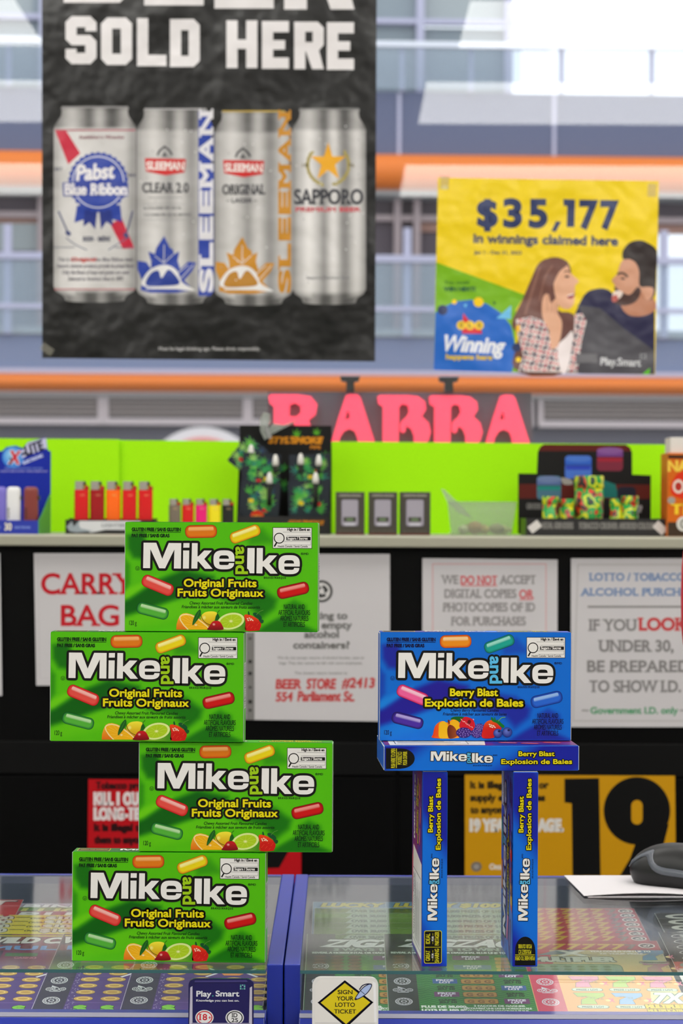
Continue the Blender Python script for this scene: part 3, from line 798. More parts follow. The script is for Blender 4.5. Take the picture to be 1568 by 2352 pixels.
def end_art(blue):
    a = Art(0, 0, BD / 100, BH / 430)
    b = (8, 104, 208) if blue else (70, 176, 14)
    a.rect(2, 2, 98, 428, b, 0); a.rect(14, 120, 90, 300, (230, 230, 224), 1)
    y = 126
    while y < 294:
        h = random.choice((2, 3, 5)); a.rect(20, y, 84, y + h, (14, 14, 14), 2); y += h + random.choice((2, 3, 4))
    return a

M_GREENC = mat('green_carton', (60, 184, 8), .36, .3)
M_BLUEC = mat('blue_carton', (8, 96, 200), .36, .3)
M_WHITE = mat('raw_card_edge', (226, 224, 218), .7)
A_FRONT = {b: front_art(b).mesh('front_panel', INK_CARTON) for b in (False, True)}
A_NARROW = {s: narrow_art(s).mesh('narrow_panel', INK_CARTON) for s in (False, True)}
A_BACK = back_art().mesh('back_panel', INK_CARTON)
A_TOP = {b: plain_top_art(b).mesh('top_panel', INK_CARTON) for b in (False, True)}
A_END = {b: end_art(b).mesh('end_panel', INK_CARTON) for b in (False, True)}

def candy_box(blue, dims, panels, label, loc, yaw, ends, group):
    """dims (x, y, z); panels: [(mesh, name, corner, x axis, y axis)]; ends: axis of the two tuck flaps."""
    w, d, h = dims; r = thing('candy_box', label, 'candy box', loc, math.radians(yaw), group)
    MB().box(-w / 2, w / 2, 0, d, 0, h).build('carton', M_BLUEC if blue else M_GREENC, r, .0009, 3)
    m = [M_BLUEC if blue else M_GREENC, M_WHITE]; e = .0004; i_ = .0007
    for s in (-1, 1):
        mb = MB()
        if ends == 'x':
            x = s * (w / 2 + e / 2); mb.box(x - e / 2, x + e / 2, i_, d - i_, i_, h - i_, 1); mb.box(x + s * e / 2, x + s * (e / 2 + .0001), i_ * 1.8, d - i_ * 1.8, i_ * 1.8, h - i_ * 1.8, 0)
        else:
            z = h + e / 2 if s > 0 else -e / 2 + e; mb.box(-w / 2 + i_, w / 2 - i_, i_, d - i_, z - e / 2, z + e / 2, 1)
            if s > 0: mb.box(-w / 2 + i_ * 1.8, w / 2 - i_ * 1.8, i_ * 1.8, d - i_ * 1.8, z + e / 2, z + e / 2 + .0001, 0)
        mb.build('tuck_flap', m, r)
    for me, nm, c, ax, ay in panels:
        o = bpy.data.objects.new(nm, me); COL.objects.link(o); o.parent = r; o.matrix_local = frame(c, ax, ay)
    return r
o_ = .00012
PX, PZ, PY = (1, 0, 0), (0, 0, 1), (0, 1, 0)
def box_x(px, py, Y): return W(px, py, Y).x
g0 = None
for lb, px, py, Y, n, yaw in (('green candy box at the bottom of its stack, standing on the glass counter', 387, 2082, 1.871, 0, -2.),
                              ('green candy box second from the bottom, shifted towards the blue boxes', 541, 1827, 1.872, 1, -.6),
                              ('green candy box third from the bottom, shifted away from the blue boxes', 337, 1575, 1.870, 2, -1.2),
                              ('green candy box on top of the green stack, below the leaf pattern packs', 508, 1328, 1.872, 3, -1.6)):
    loc = (box_x(px, py, Y), Y, GTOP + n * (BH + .0006))
    if g0 is None:
        g0 = candy_box(False, (BW, BD, BH), [(A_FRONT[False], 'front_panel', (-BW / 2, -o_, BH), PX, PZ), (A_TOP[False], 'top_panel', (-BW / 2, BD, BH + o_), PX, PY),
                       (A_END[False], 'end_panel', (BW / 2 + .0006, 0, BH), PY, PZ)], lb, loc, yaw, 'x', 'green candy boxes stacked on the counter')
    else:
        c = copy_tree(g0); c.location = loc; c.rotation_euler.z = math.radians(yaw); c['label'] = lb
GB = 'blue candy boxes built up on the counter'
hs = BW
NX = (-1, 0, 0); NZ = (0, 0, -1); NY = (0, -1, 0)
candy_box(True, (BD, BH, BW), [(A_NARROW[True], 'narrow_panel', (-BD / 2, -o_, 0), PZ, NX), (A_BACK, 'back_panel', (-BD / 2 - o_, BH, 0), PZ, PY)],
          'upright blue candy box with a black sharing badge at its foot', (box_x(998, 1995, 1.855), 1.855, GTOP + .0003), 3.2, 'z', GB)
candy_box(True, (BD, BH, BW), [(A_NARROW[False], 'narrow_panel', (-BD / 2, -o_, 0), PZ, NX), (A_FRONT[True], 'front_panel', (-BD / 2 - o_, BH, 0), PZ, PY)],
          'upright blue candy box with a black push tab at its foot', (box_x(1206, 1995, 1.856), 1.856, GTOP + .0003), 1.6, 'z', GB)
z2 = GTOP + hs + .0012
candy_box(True, (BW, BH, BD), [(A_NARROW[False], 'narrow_panel', (-BW / 2, -o_, BD), PX, PZ), (A_BACK, 'back_panel', (-BW / 2, BH, BD + o_), PX, PY)],
          'blue candy box lying flat across the two upright blue boxes', (box_x(1106, 1730, 1.855), 1.855, z2), 2.6, 'x', GB)
z3 = z2 + BD + .0006
candy_box(True, (BW, BD, BH), [(A_FRONT[True], 'front_panel', (-BW / 2, -o_, BH), PX, PZ), (A_TOP[True], 'top_panel', (-BW / 2, BD, BH + o_), PX, PY)],
          'blue candy box standing on top with its whole front and fruit picture showing', (box_x(1092, 1570, 1.888), 1.888, z3), 2.2, 'x', GB)
# ---------------------------------------------------------------- lottery ticket counter
M_BLUEF = mat('blue_frame', (34, 52, 158), .28, .5)
M_BED = mat('ticket_bed', (44, 52, 78), .6)
M_CASE = mat('case_dark', (26, 28, 40), .6)
M_TEAL = mat('glass_edge', (60, 104, 108), .2, .6)
M_GTOP = glassmat('counter_glass', (.93, .965, .95), 1.5, .06)
M_GFRONT = glassmat('front_pane', (.97, .98, .98), 1.5, .03, .62)
M_LEDGE = mat('ledge_strip', (150, 150, 168), .4)
YB0, SL, HB = 1.860, .105, .4268      # ticket bed: front edge, slope, depth under eye level
def bedz(y): return ZC - HB + SL * (y - YB0)
YE, YR = 1.839, 2.325                 # glass front edge, back end
sc_ = thing('service_counter', 'dark base cabinet under the blue framed lottery ticket cases', 'counter', (0, 1.87, 0))
MB().box(-1.1, 1.1, 0, .47, 0, .7995).build('cabinet', M_BLACK, sc_)
def lotto_case(x0, x1, label):
    r = thing('lottery_case', label, 'display case', ((x0 + x1) / 2, 1.862, .80))
    h = (x1 - x0) / 2; R = .0137; T = GTOP - .80; yo = -1.862
    ye, yr = YE + yo, YR + yo
    for s in (-1, 1):
        xa, xb = (-h, -h + R) if s < 0 else (h - R, h)
        MB().box(xa, xb, 0, yr, 0, T + .0004).build('side_rail', M_BLUEF, r, .0012)
    MB().box(-h + R, h - R, yr - .012, yr, 0, T).build('back_rail', M_BLUEF, r, .001)
    # sloping front: clear pane, pale ledge strip, then the blue rail that carries on the slope
    p0, p1 = (1.8445 + yo, T - .0032), (1.8166 + yo, ZC - (2328 - YH) * 1.8166 / F - .80)
    sd = Vector((p1[0] - p0[0], p1[1] - p0[1])).normalized(); fx = lambda a, b, c: (c, a, b)
    nrm = Vector((-sd.y, sd.x)); nrm = nrm if nrm.y < 0 else -nrm      # into the case
    pt = lambda d, n: (p1[0] + sd.x * d + nrm.x * n, p1[1] + sd.y * d + nrm.y * n)
    xa, xb = -h + R + .0002, h - R - .0002
    MB().prism([pt(0, 0), pt(.0042, 0), pt(.0042, .004), pt(0, .004)], xa, xb, frame=fx).build('ledge_strip', M_LEDGE, r)
    e = pt(.026, 0)
    MB().prism([pt(.0044, 0), e, (e[0], 0), (-.002, 0), (-.002, pt(.0044, 0)[1] - .004), pt(.0044, .006)], xa, xb, frame=fx).build('front_rail', M_BLUEF, r, .0008)
    g = MB().box(-h + R + .0002, h - R - .0002, ye + .0004, yr - .0125, T - .0028, T).build('glass_top', M_GTOP, r)
    MB().box(-h + R + .0002, h - R - .0002, ye, ye + .0004, T - .0028, T).build('glass_edge', M_TEAL, g)
    MB().prism([p0, pt(-.0002, 0), pt(-.0002, .0018), (p0[0] + nrm.x * .0018, p0[1] + nrm.y * .0018)], xa, xb, frame=fx).build('front_pane', M_GFRONT, r)
    zb = lambda y: bedz(y + 1.862) - .80
    y0, y1 = -.001, yr - .013
    mb = MB(); v = []
    for x in (-h + R, h - R):
        v += [(x, y0, 0), (x, y1, 0), (x, y1, zb(y1) - .006), (x, y0, zb(y0) - .0045)]
    mb.add(v, [(0, 1, 2, 3), (7, 6, 5, 4), (0, 4, 5, 1), (3, 2, 6, 7), (0, 3, 7, 4), (1, 5, 6, 2)])
    mb.build('ticket_bed', M_BED, r)
    return r
XA, XB = W(649.5, 2250, 1.862).x, W(652.5, 2250, 1.862).x
lotto_case(-.80, XA, 'blue framed glass lottery case under the green candy boxes')
lotto_case(XB, .80, 'blue framed glass lottery case under the upright blue candy boxes')

# tickets: drawn in millimetres, u across, v up the bed from its front edge (y runs down, so y = H - v)
def T_art(w, H): 
    a = Art(0, H, .001, dz=1.5e-5); a.H = H; a.w = w
    return a
def logo_strip(a, u0, u1, col, vs):
    """dark margin with the three round lottery marks, lettering upside up"""
    H = a.H; a.rect(u0, 0, u1, H, col, 2); c = (u0 + u1) / 2; wh = (214, 214, 222)
    for v, kind in vs:
        if kind == 'o':
            for rx, ry, k, L in ((7.6, 10, wh, 3), (6.6, 8.6, col, 4), (6, 7.8, wh, 5), (4.4, 5.8, col, 6), (2.6, 3.4, wh, 7), (1.6, 2, col, 8)):
                a.ell(c, H - v, rx, ry, k, L)
            for i in range(12):
                t = i * math.pi / 6; a.ell(c + 5.2 * math.cos(t), H - v - 6.8 * math.sin(t), .6, .8, col, 6.5, 0, 6)
        else:
            for i, s in enumerate('OLG'):
                a.ell(c - 6 + 6 * i, H - v, 3, 4.6, wh, 3); a.ell(c - 6 + 6 * i, H - v, 2.2, 3.5, col, 4)
                a.text(s, c - 6 + 6 * i, H - v + 2.2, 4.6, 2.6, wh, 5, bold=.3)
            a.poly([(c - 4.5, H - v - 10), (c + 2, H - v - 4), (c - 4.5, H - v - 4)], wh, 3); a.rect(c - 5, H - v + 5, c + 5, H - v + 7, wh, 3)
MARKS = ((29, 'o'), (60, 'l'), (84, 'o'), (128, 'o'))
def purple_ticket():
    a = T_art(122, 224); H = a.H; random.seed(8)
    a.sheet([(0, 0), (122, 0), (122, H), (0, H)], .0002, (206, 204, 204))
    a.grid(.4, .4, 121.6, H - .4, 16, 24, lambda u, y: mix((74, 44, 124), (132, 20, 84), max(0, min(1, (H - y - 100) / 50 + .2 * math.sin(u / 9.)))), 1)
    logo_strip(a, 1, 27, (44, 36, 66), MARKS)
    gold, g2 = (206, 164, 84), (232, 200, 120)
    for i in range(4):
        for j in range(6):
            u, v = 41 + i * 23.5 + (0 if i < 2 else 5), 34 + j * 17.5
            if v > 135: continue
            a.ell(u, H - v, 8.6, 6.4, (120, 84, 50), 2); a.ell(u, H - v - .8, 8.2, 5.8, gold, 3); a.ell(u, H - v - .8, 6, 4, g2, 4); a.ell(u, H - v - .8, 4.6, 2.8, (196, 150, 70), 5)
    for i in range(4):
        u = 41 + i * 23.5 + (0 if i < 2 else 5); a.text('$', u, H - 3, 13, 9, (120, 190, 60), 3, bold=2.6, out=[(1.4, (30, 70, 20))])
    a.rect(30, H - 24.5, 121, H - 23.5, (120, 90, 160), 2)
    a.poly([(78, H - 112), (104, H - 112), (98, H - 98), (84, H - 98)], (222, 140, 70), 6); a.stroke([(70, H - 118), (79, H - 106), (68, H - 94)], 2.6, (230, 226, 236), 7); a.stroke([(112, H - 118), (103, H - 106), (114, H - 94)], 2.6, (230, 226, 236), 7)
    for i in range(60): a.ell(28 + random.random() * 6, H - random.random() * 120, .5, .7, (190, 180, 210), 3, 0, 6)
    for s, u, v in (('CASINO', 50, 148), ('OPTION', 90, 148), ('BONUS', 112, 160)): a.text(s, u, H - v, 5, 20, (232, 150, 170), 3, bold=.5)
    a.rect(30, H - 165, 60, H - 155, (60, 120, 60), 3); a.rect(98, H - 196, 120, H - 140, (150, 14, 34), 3)
    for k in range(5): a.text('5X 10X', 109, H - 144 - k * 10, 6, 18, (240, 220, 226), 4, bold=.6)
    a.rect(2, H - 190, 120, H - 172, (120, 18, 60), 4); a.text('MULTI', 56, H - 175, 11, 92, (90, 150, 220), 5, bold=2)
    a.text('WILD CASH', 56, H - 196, 16, 110, (236, 234, 238), 5, bold=3.2, shear=.25, out=[(2.4, (60, 6, 30))])
    a.rect(2, 4, 120, 8, (210, 190, 60), 4)
    return a.mesh('lottery_ticket', INK_TICKET)
def strip_ticket(base, lab, lcol, kind):
    """a ticket of which only the top band shows, fanned behind the front one"""
    a = T_art(122, 120)
    a.sheet([(0, 0), (122, 0), (122, 120), (0, 120)], .0002, (200, 200, 198))
    a.rect(.4, .4, 121.6, 119.6, base, 1)
    if kind == 'dollar':
        for k in range(2):
            a.text('OVER', 30 + 64 * k, 14, 5, 14, (30, 30, 30), 3, bold=.6); a.text(lab, 56 + 60 * k, 16, 11, 34, lcol, 3, bold=2.2, out=[(2, (26, 26, 26))])
        a.rect(8, 7, 22, 9, (30, 30, 30), 2)
    elif kind == 'seven':
        for k in range(5): a.text('7', 22 + k * 15, 17, 13, 10, lcol, 3, bold=2.6, shear=.2)
        a.text('7', 98, 17, 12, 9, (120, 116, 110), 3, bold=2.4); a.ell(112, 10, 7.5, 7, (230, 226, 222), 3); a.ell(112, 10, 6, 5.4, (60, 50, 56), 4); a.text('x3', 112, 13, 6, 7, (230, 226, 222), 5, bold=.8)
    elif kind == 'zig':
        zigzag_field(a, 0, 0, 122, 120, (96, 138, 36), (122, 164, 60))
        a.poly([(30, 18), (37, 2), (118, 2), (118, 18)], (150, 176, 152), 3); a.text('OVER 38,000 PRIZES OF $100', 76, 14, 8, 78, (52, 82, 62), 4, bold=1)
    else:
        a.text(lab, 61, 18, 13, 104, lcol, 3, bold=2.6, shear=.2, out=[(1.6, (20, 20, 30))]); a.rect(.4, 20, 121.6, 24, mix(base, (255, 255, 255), .3), 2)
    return a.mesh('lottery_ticket', INK_TICKET)
def zigzag_field(a, u0, y0, u1, y1, c0, c1, L=1.2):
    a.rect(u0 + .4, y0 + .4, u1 - .4, y1 - .4, c0, 1); n = 0; step = 5.
    y = y0 + 2
    while y < y1 - 6:
        pts = [(u0 + 1 + i * 7.0, y + (4.4 if i % 2 else 0)) for i in range(int((u1 - u0 - 2) / 7.0) + 1)]
        a.stroke(pts, 1.6, c1, L); y += step
def zigzag_ticket():
    a = T_art(128, 226); H = a.H
    a.sheet([(0, 0), (128, 0), (128, H), (0, H)], .0002, (206, 206, 200))
    zigzag_field(a, 0, 0, 128, H, (36, 112, 52), (72, 148, 66))
    zigzag_field(a, 0, 0, 128, 66, (98, 140, 40), (124, 166, 62), 1.5)
    logo_strip(a, 1, 27, (52, 56, 56), MARKS)
    wh = (226, 232, 226)
    a.text('PLUS DE 38,000', 48, H - 13, 5.4, 38, wh, 4, bold=.9); a.text('LOTS DE 100 $*', 48, H - 4, 5.4, 38, wh, 4, bold=.9)
    a.text('3 FAÇONS DE GAGNER', 96, H - 16, 4, 44, wh, 4, bold=.5); a.text('DÉCOUVREZ UNE LIGNE HORIZONTALE', 94, H - 9.5, 4, 58, wh, 4, bold=.5); a.text('OU UNE LIGNE DIAGONALE BLEUE', 94, H - 3, 4, 52, wh, 4, bold=.5)
    for r, v in enumerate((30, 48, 66, 84, 102)):
        a.poly(rr(81, H - v, 30, 14, 3), (110, 70, 30), 3); a.poly(rr(81, H - v - .6, 29, 12.6, 3), (196, 146, 66), 4)
        for i in range(3): a.text('G', 72 + 9 * i, H - v + 3.5, 7, 5, (140, 94, 40), 5, bold=1)
        for u, up in ((52, r % 2), (112, 1 - r % 2)):
            if up:
                c = (112, 50, 110) if (r + (u > 60)) % 3 else (56, 96, 160)
                a.rect(u - 11, H - v - 7, u + 11, H - v + 6, c, 3); a.text('PRIZE', u, H - v - 1, 4.6, 15, (226, 220, 236), 4, bold=.7); a.text('LOT', u, H - v + 5, 4.6, 10, (226, 220, 236), 4, bold=.7)
            else:
                a.text('GAME', u, H - v - 1, 4.6, 15, (20, 50, 30), 4, bold=.7); a.text('JEU 10', u, H - v + 5, 4.6, 15, (20, 50, 30), 4, bold=.7)
    for j in range(5):
        for i in range(3):
            e = (13 + i * 16, H - 118 - j * 9.4); a.ell(*e, 6.6, 5, (66, 40, 30), 4); a.ell(e[0], e[1] - .6, 5.4, 3.6, (112, 70, 50), 5)
    for v, c in ((122, (56, 96, 160)), (150, (112, 50, 110))):
        a.rect(62, H - v - 9, 96, H - v + 4, c, 4); a.text('PRIZE', 79, H - v - 3, 4.6, 16, (226, 220, 236), 5, bold=.6); a.text('LOT', 79, H - v + 3, 4.6, 10, (226, 220, 236), 5, bold=.6)
    for j in range(4): a.poly(rr(107, H - 116 - j * 11, 13, 9.4, 2), (196, 146, 66), 4)
    a.rect(4, H - 172, 124, H - 163, (28, 48, 30), 4); a.text('REVEAL A HORIZONTAL OR DIAGONAL BLUE LINE TO WIN', 64, H - 165, 5, 116, (214, 226, 214), 5, bold=.7)
    a.poly([(6, H - 172), (16, H - 184), (118, H - 184), (122, H - 172)], (58, 62, 54), 4); a.text('3 WAYS TO WIN', 66, H - 174, 8, 80, (150, 170, 150), 5, bold=1.6)
    a.text('ZIGZAG', 68, H - 186, 21, 108, (222, 224, 222), 7, bold=4.2, shear=.4, out=[(4.5, (46, 60, 40))])
    a.poly([(34, 15), (40, 3), (124, 3), (124, 15)], (150, 176, 152), 3); a.text('OVER 38,000 PRIZES OF $100', 80, 13, 7.4, 78, (52, 82, 62), 4, bold=.9)
    return a.mesh('lottery_ticket', INK_TICKET)
def seven_poly(u, y, w, h):
    return [(u, y), (u + w, y), (u + w, y + .28 * h), (u + .62 * w, y + .62 * h), (u + .66 * w, y + h), (u + .14 * w, y + h), (u + .2 * w, y + .6 * h), (u + .48 * w, y + .34 * h), (u + .1 * w, y + .34 * h)]
def sevens_ticket():
    a = T_art(131, 208); H = a.H
    a.sheet([(0, 0), (131, 0), (131, H), (0, H)], .0002, (214, 208, 200))
    a.grid(.4, .4, 130.6, H - .4, 8, 20, lambda u, y: mix((232, 172, 104), (196, 186, 140), max(0, min(1, (H - y - 90) / 60))), 1)
    logo_strip(a, 1, 26, (206, 66, 96), MARKS[:3])
    pk, gr, bl = (226, 150, 176), (178, 204, 110), (146, 184, 222)
    for r, (v, cs) in enumerate(((22, (gr, bl, None)), (68, (pk, gr, pk)), (112, (None, None, (176, 96, 140))), (146, (None, None, (86, 136, 172))))):
        for k, c in enumerate(cs):
            u = 36 + k * 33 + (0 if r < 2 else 4)
            if c:
                q = seven_poly(u, H - v - 32, 26, 30); a.poly(q, c, 4)
                a.stroke(q, 1.2, (140, 126, 110), 3, True)
                for i in range(3): a.text(('24', '32', '16')[i], u + 8 + 7 * i, H - v - 20 + 3 * i, 4, 5, (130, 130, 110), 5)
                a.poly(rr(u + 13, H - v + 5, 28, 9, 4.5), (110, 130, 110), 3); a.poly(rr(u + 13, H - v + 4.6, 26.5, 7.6, 3.8), (206, 222, 200), 4); a.text('PRIZE / LOT', u + 13, H - v + 7, 4, 19, (90, 110, 100), 5, bold=.3)
                a.ell(u + 28, H - v - 12, 2.4, 2.8, (244, 214, 150), 4); a.text('X', u + 31, H - v - 8, 9, 4, (226, 120, 150), 4, bold=1)
    a.poly([(104, H - 58), (128, H - 60), (122, H - 40), (100, H - 26)], (240, 236, 170), 3); a.text('7X', 115, H - 28, 26, 24, (232, 236, 226), 5, bold=3, shear=.2, out=[(2, (130, 150, 140))])
    a.text('MULTIPLIER', 112, H - 14, 9, 34, (222, 200, 70), 5, bold=1.6, out=[(1.6, (120, 100, 40))]); a.text('MULTIPLICATEUR', 112, H - 4, 7, 34, (222, 200, 70), 5, bold=1, out=[(1.2, (120, 100, 40))])
    a.poly(rr(46, H - 120, 84, 32, 8), (70, 110, 90), 3); a.poly(rr(46, H - 120, 82, 29, 7), lambda u, y: mix((130, 160, 120), (90, 140, 150), max(0, min(1, (y - H + 135) / 30))), 4)
    for i in range(6):
        for j in range(3): a.ell(14 + i * 12, H - 112 - j * 8, 3.6, 3, (60, 104, 60), 5)
    a.text('MULTIPLIER', 46, H - 143, 13, 74, (206, 212, 196), 5, bold=2.4, out=[(2.6, (80, 96, 96))])
    a.poly([(10, H - 160), (40, H - 166), (76, H - 160), (46, H - 168), (60, H - 178), (34, H - 178)], (120, 140, 150), 5); a.text('X', 46, H - 160, 16, 26, (222, 226, 214), 6, bold=3)
    a.rect(.4, .4, 130.6, H - 178, (176, 36, 62), 3)
    a.text('YOU COULD WIN UP TO', 92, H - 172, 4.4, 56, (236, 232, 226), 5, bold=.7); a.text('7X YOUR PRIZE', 92, H - 165, 4, 40, (236, 232, 226), 5, bold=.5)
    for k in range(6): a.text('7', 20 + k * 14, 27, 15, 10, (214, 178, 54), 5, bold=2.6, shear=.25)
    a.text('7', 104, 26, 13, 9, (120, 110, 104), 5, bold=2.4); a.ell(119, 16, 8, 7.5, (230, 226, 222), 5); a.ell(119, 16, 6.4, 5.8, (70, 40, 50), 6); a.text('x7', 119, 19, 6, 7, (230, 226, 222), 7, bold=.8)
    return a.mesh('lottery_ticket', INK_TICKET)
def checker_ticket():
    a = T_art(131, 208); H = a.H
    a.sheet([(0, 0), (131, 0), (131, H), (0, H)], .0002, (214, 212, 210))
    a.rect(.4, .4, 130.6, H - .4, (214, 212, 210), 1)
    a.rect(.4, .4, 130.6, 92, (24, 22, 26), 2)
    for j in range(5):
        for i in range(6):
            a.poly([(44 + i * 15 + j * 4, 6 + j * 17), (52 + i * 15 + j * 4, 6 + j * 17), (56 + i * 15 + j * 4, 14 + j * 17), (48 + i * 15 + j * 4, 14 + j * 17)], (206, 200, 192), 3)
        a.ell(24, 12 + j * 17, 14, 7, (222, 220, 220), 4, -10); a.ell(24, 12 + j * 17, 12.6, 5.8, (20, 18, 24), 5, -10); a.text('$$', 24, 15 + j * 17, 6, 10, (214, 210, 206), 6, bold=.8)
    a.rect(.4, 92, 130.6, 112, (196, 70, 72), 3)
    for i in range(9): a.ell(10 + i * 14, 102, 5, 6, (120, 146, 140), 4)
    for j in range(3):
        for i in range(4):
            a.poly(rr(20 + i * 30, 132 + j * 24, 26, 20, 4), (236, 234, 232), 3); a.stroke(rr(20 + i * 30, 132 + j * 24, 26, 20, 4), .8, (120, 116, 116), 4, True); a.text('Play', 20 + i * 30, 136 + j * 24, 6, 14, (90, 86, 86), 4, bold=.5)
    return a.mesh('lottery_ticket', INK_TICKET)
BD_ = Vector((0, 1, SL)).normalized(); BN_ = Vector((0, -SL, 1)).normalized()
def put_ticket(me, x, by, lift, label, group):
    y = YB0 + by; o = bpy.data.objects.new('lottery_ticket', me); COL.objects.link(o)
    p = Vector((x, y, bedz(y))) + BN_ * (lift * .0004 - .0036)
    o.matrix_world = frame(p, (1, 0, 0), BD_)
    return tag(o, label, 'lottery ticket', group)
tp, tz, t7, tc_ = purple_ticket(), zigzag_ticket(), sevens_ticket(), checker_ticket()
GP = 'purple tickets in the case under the green boxes'
for k, (px, lb) in enumerate(((-342, 'beyond the frame edge'), (-137, 'cut off by the frame edge'), (68, 'under the bottom green candy box corner'), (273, 'behind the navy notice tile'))):
    put_ticket(tp, W(px, 2325, 1.86).x, .003 + .0004 * k, 5 + k, 'purple coin grid scratch ticket %s' % lb, GP)
fan = (('$100', (226, 206, 40), (214, 210, 200), 'dollar', 'yellow'),) * 4 + (('RUBIS', (150, 46, 96), (230, 226, 232), 'x', 'magenta'), ('LUCKY', (92, 140, 50), (200, 206, 90), 'x', 'green'), ('BINGO', (176, 166, 196), (236, 232, 240), 'x', 'lavender'))
meshes = {}
for k, (lab, bc_, lc_, kd, nm) in enumerate(fan):
    me = meshes.setdefault(nm, strip_ticket(bc_, lab, lc_, kd) if nm not in meshes else None) if nm not in meshes else meshes[nm]
    by_top = .236 + .0145 * (k + 1)
    for x, w2 in ((W(30, 2150, 2.1).x - .14, 'by the frame edge'), (W(30, 2150, 2.1).x - .012, 'beside the bottom green candy box')):
        put_ticket(me, x, by_top - .12, 5 - k * .7, '%s ticket strip, number %d back in the fan %s' % (nm, k + 1, w2), 'fanned tickets behind the purple ones')
red = strip_ticket((196, 30, 40), 'HOT', (240, 220, 220), 'x')
put_ticket(red, W(52, 2070, 2.2).x - .122, .348 - .12, 2.6, 'red ticket strip at the back of the case near the frame edge', None)
GZ = 'green zigzag tickets in the case under the blue boxes'
ms = strip_ticket((96, 138, 36), '', (0, 0, 0), 'zig')
for k, (px, lb) in enumerate(((695, 'behind the white lotto ticket tile'), (892, 'under the upright blue boxes'))):
    x = W(px, 2325, 1.86).x
    put_ticket(tz, x, .003, 8 + k, 'green herringbone zigzag ticket %s' % lb, GZ)
    for j in range(5):
        put_ticket(ms, x + .006, .232 + .018 * (j + 1) - .12, 7 - j + k * .4, 'green ticket strip, number %d back in the fan %s' % (j + 1, lb), 'fanned green tickets')
    mb_ = strip_ticket((96, 140, 176), 'LUCKY $100', (210, 196, 60), 'x') if k == 0 else mb_
    put_ticket(mb_, x + .004, .347 - .12, 1 + .4 * k, 'blue ticket strip at the back of the fan %s' % lb, 'blue tickets at the back of the case')
x = W(1236, 2325, 1.86).x
put_ticket(t7, x, .003, 9, 'orange ticket with pastel sevens under the white folded paper', None)
m7 = strip_ticket((186, 34, 60), '', (214, 178, 54), 'seven')
for j in range(7): put_ticket(m7, x + .003, .212 + .0165 * (j + 1) - .12, 8 - j, 'red ticket strip with yellow sevens, number %d back in its fan' % (j + 1), 'fanned red seven tickets')
x = W(1552, 2230, 1.99).x + .002
for j in range(5): put_ticket(tc_, x + .004 - .0016 * j, .02 + .003 * j, 4 + j, 'black and white checkered ticket, sheet %d up in the stack at the frame edge' % (j + 1), 'stack of checkered tickets')
mk = strip_ticket((30, 28, 34), 'CASH', (222, 220, 214), 'x')
for j in range(4): put_ticket(mk, x + .004, .23 + .02 * (j + 1) - .12, 6 - j, 'black ticket strip, number %d back in the fan behind the checkered stack' % (j + 1), 'fanned black tickets')

# tiles stuck on the front panes
def tile(name, label, z8, k, outline, col, M_edge, draw):
    """z8: crop origin; the tile is a rounded slab 4 mm thick mounted on the front rail and pane."""
    Y = 1.784; r = thing(name, label, 'notice tile', tuple(W(*z8, Y)))
    s = Y / F / k
    mb = MB(); mb.prism([(x * s, -y * s) for x, y in outline], 0, .0036, frame=lambda a, b, c: (a, c, b))
    mb.build('plate', M_edge, r, .0009, 3)
    a = Art(0, 0, s, dz=2e-5); draw(a)
    o = a.build('print', INK_PLASTIC, r, frame((0, -.0001, 0), PX, PZ))
    return r
def play_smart(a):
    nv = (32, 28, 92)
    a.poly(rr(338, 440, 400, 640, 38), nv, 1)
    for x0, x1 in ((112, 134), (541, 563)): a.poly([(x0 + 4, 150), (x1 - 2, 140), (x1, 640), (x0 - 6, 640)], (196, 192, 214), 2)
    a.poly([(150, 100), (520, 96), (530, 108), (146, 112)], (70, 64, 130), 2)
    wh = (230, 232, 240)
    a.text('Play', 162, 214, 38, 104, wh, 3, 'l', bold=3.4); a.ell(279, 210, 4.5, 4.5, (60, 180, 170), 3); a.text('Smart', 300, 212, 38, 168, wh, 3, 'l', bold=3.4)
    a.text('Knowledge you can bet on.', 160, 250, 14, 308, wh, 3, 'l', bold=1.2)
    for i in range(3):
        for j in range(4):
            if (i, j) not in ((1, 1), (1, 2)): a.rect(474 + i * 14, 128 + j * 9, 484 + i * 14, 135 + j * 9, (150, 200, 210) if (i + j) % 2 else (60, 160, 150), 3)
    for cx, c, b in ((219, (206, 22, 40), '18'), (437, (30, 30, 40), 'ID')):
        a.ell(cx, 366, 66, 54, (232, 232, 236), 3); a.ell(cx, 366, 58, 47, c, 4); a.ell(cx, 366, 50, 40, (236, 236, 240), 5)
        if b == '18': a.text('18', cx - 8, 384, 42, 52, c, 6, bold=3, serif=True); a.text('+', cx + 38, 380, 26, 20, c, 6, bold=2)
        else: a.text('ID', cx, 362, 28, 38, c, 6, bold=2, serif=True); a.text('25', cx, 398, 28, 46, c, 6, bold=2, serif=True)
    a.rect(128, 404, 545, 416, (150, 146, 180), 7)
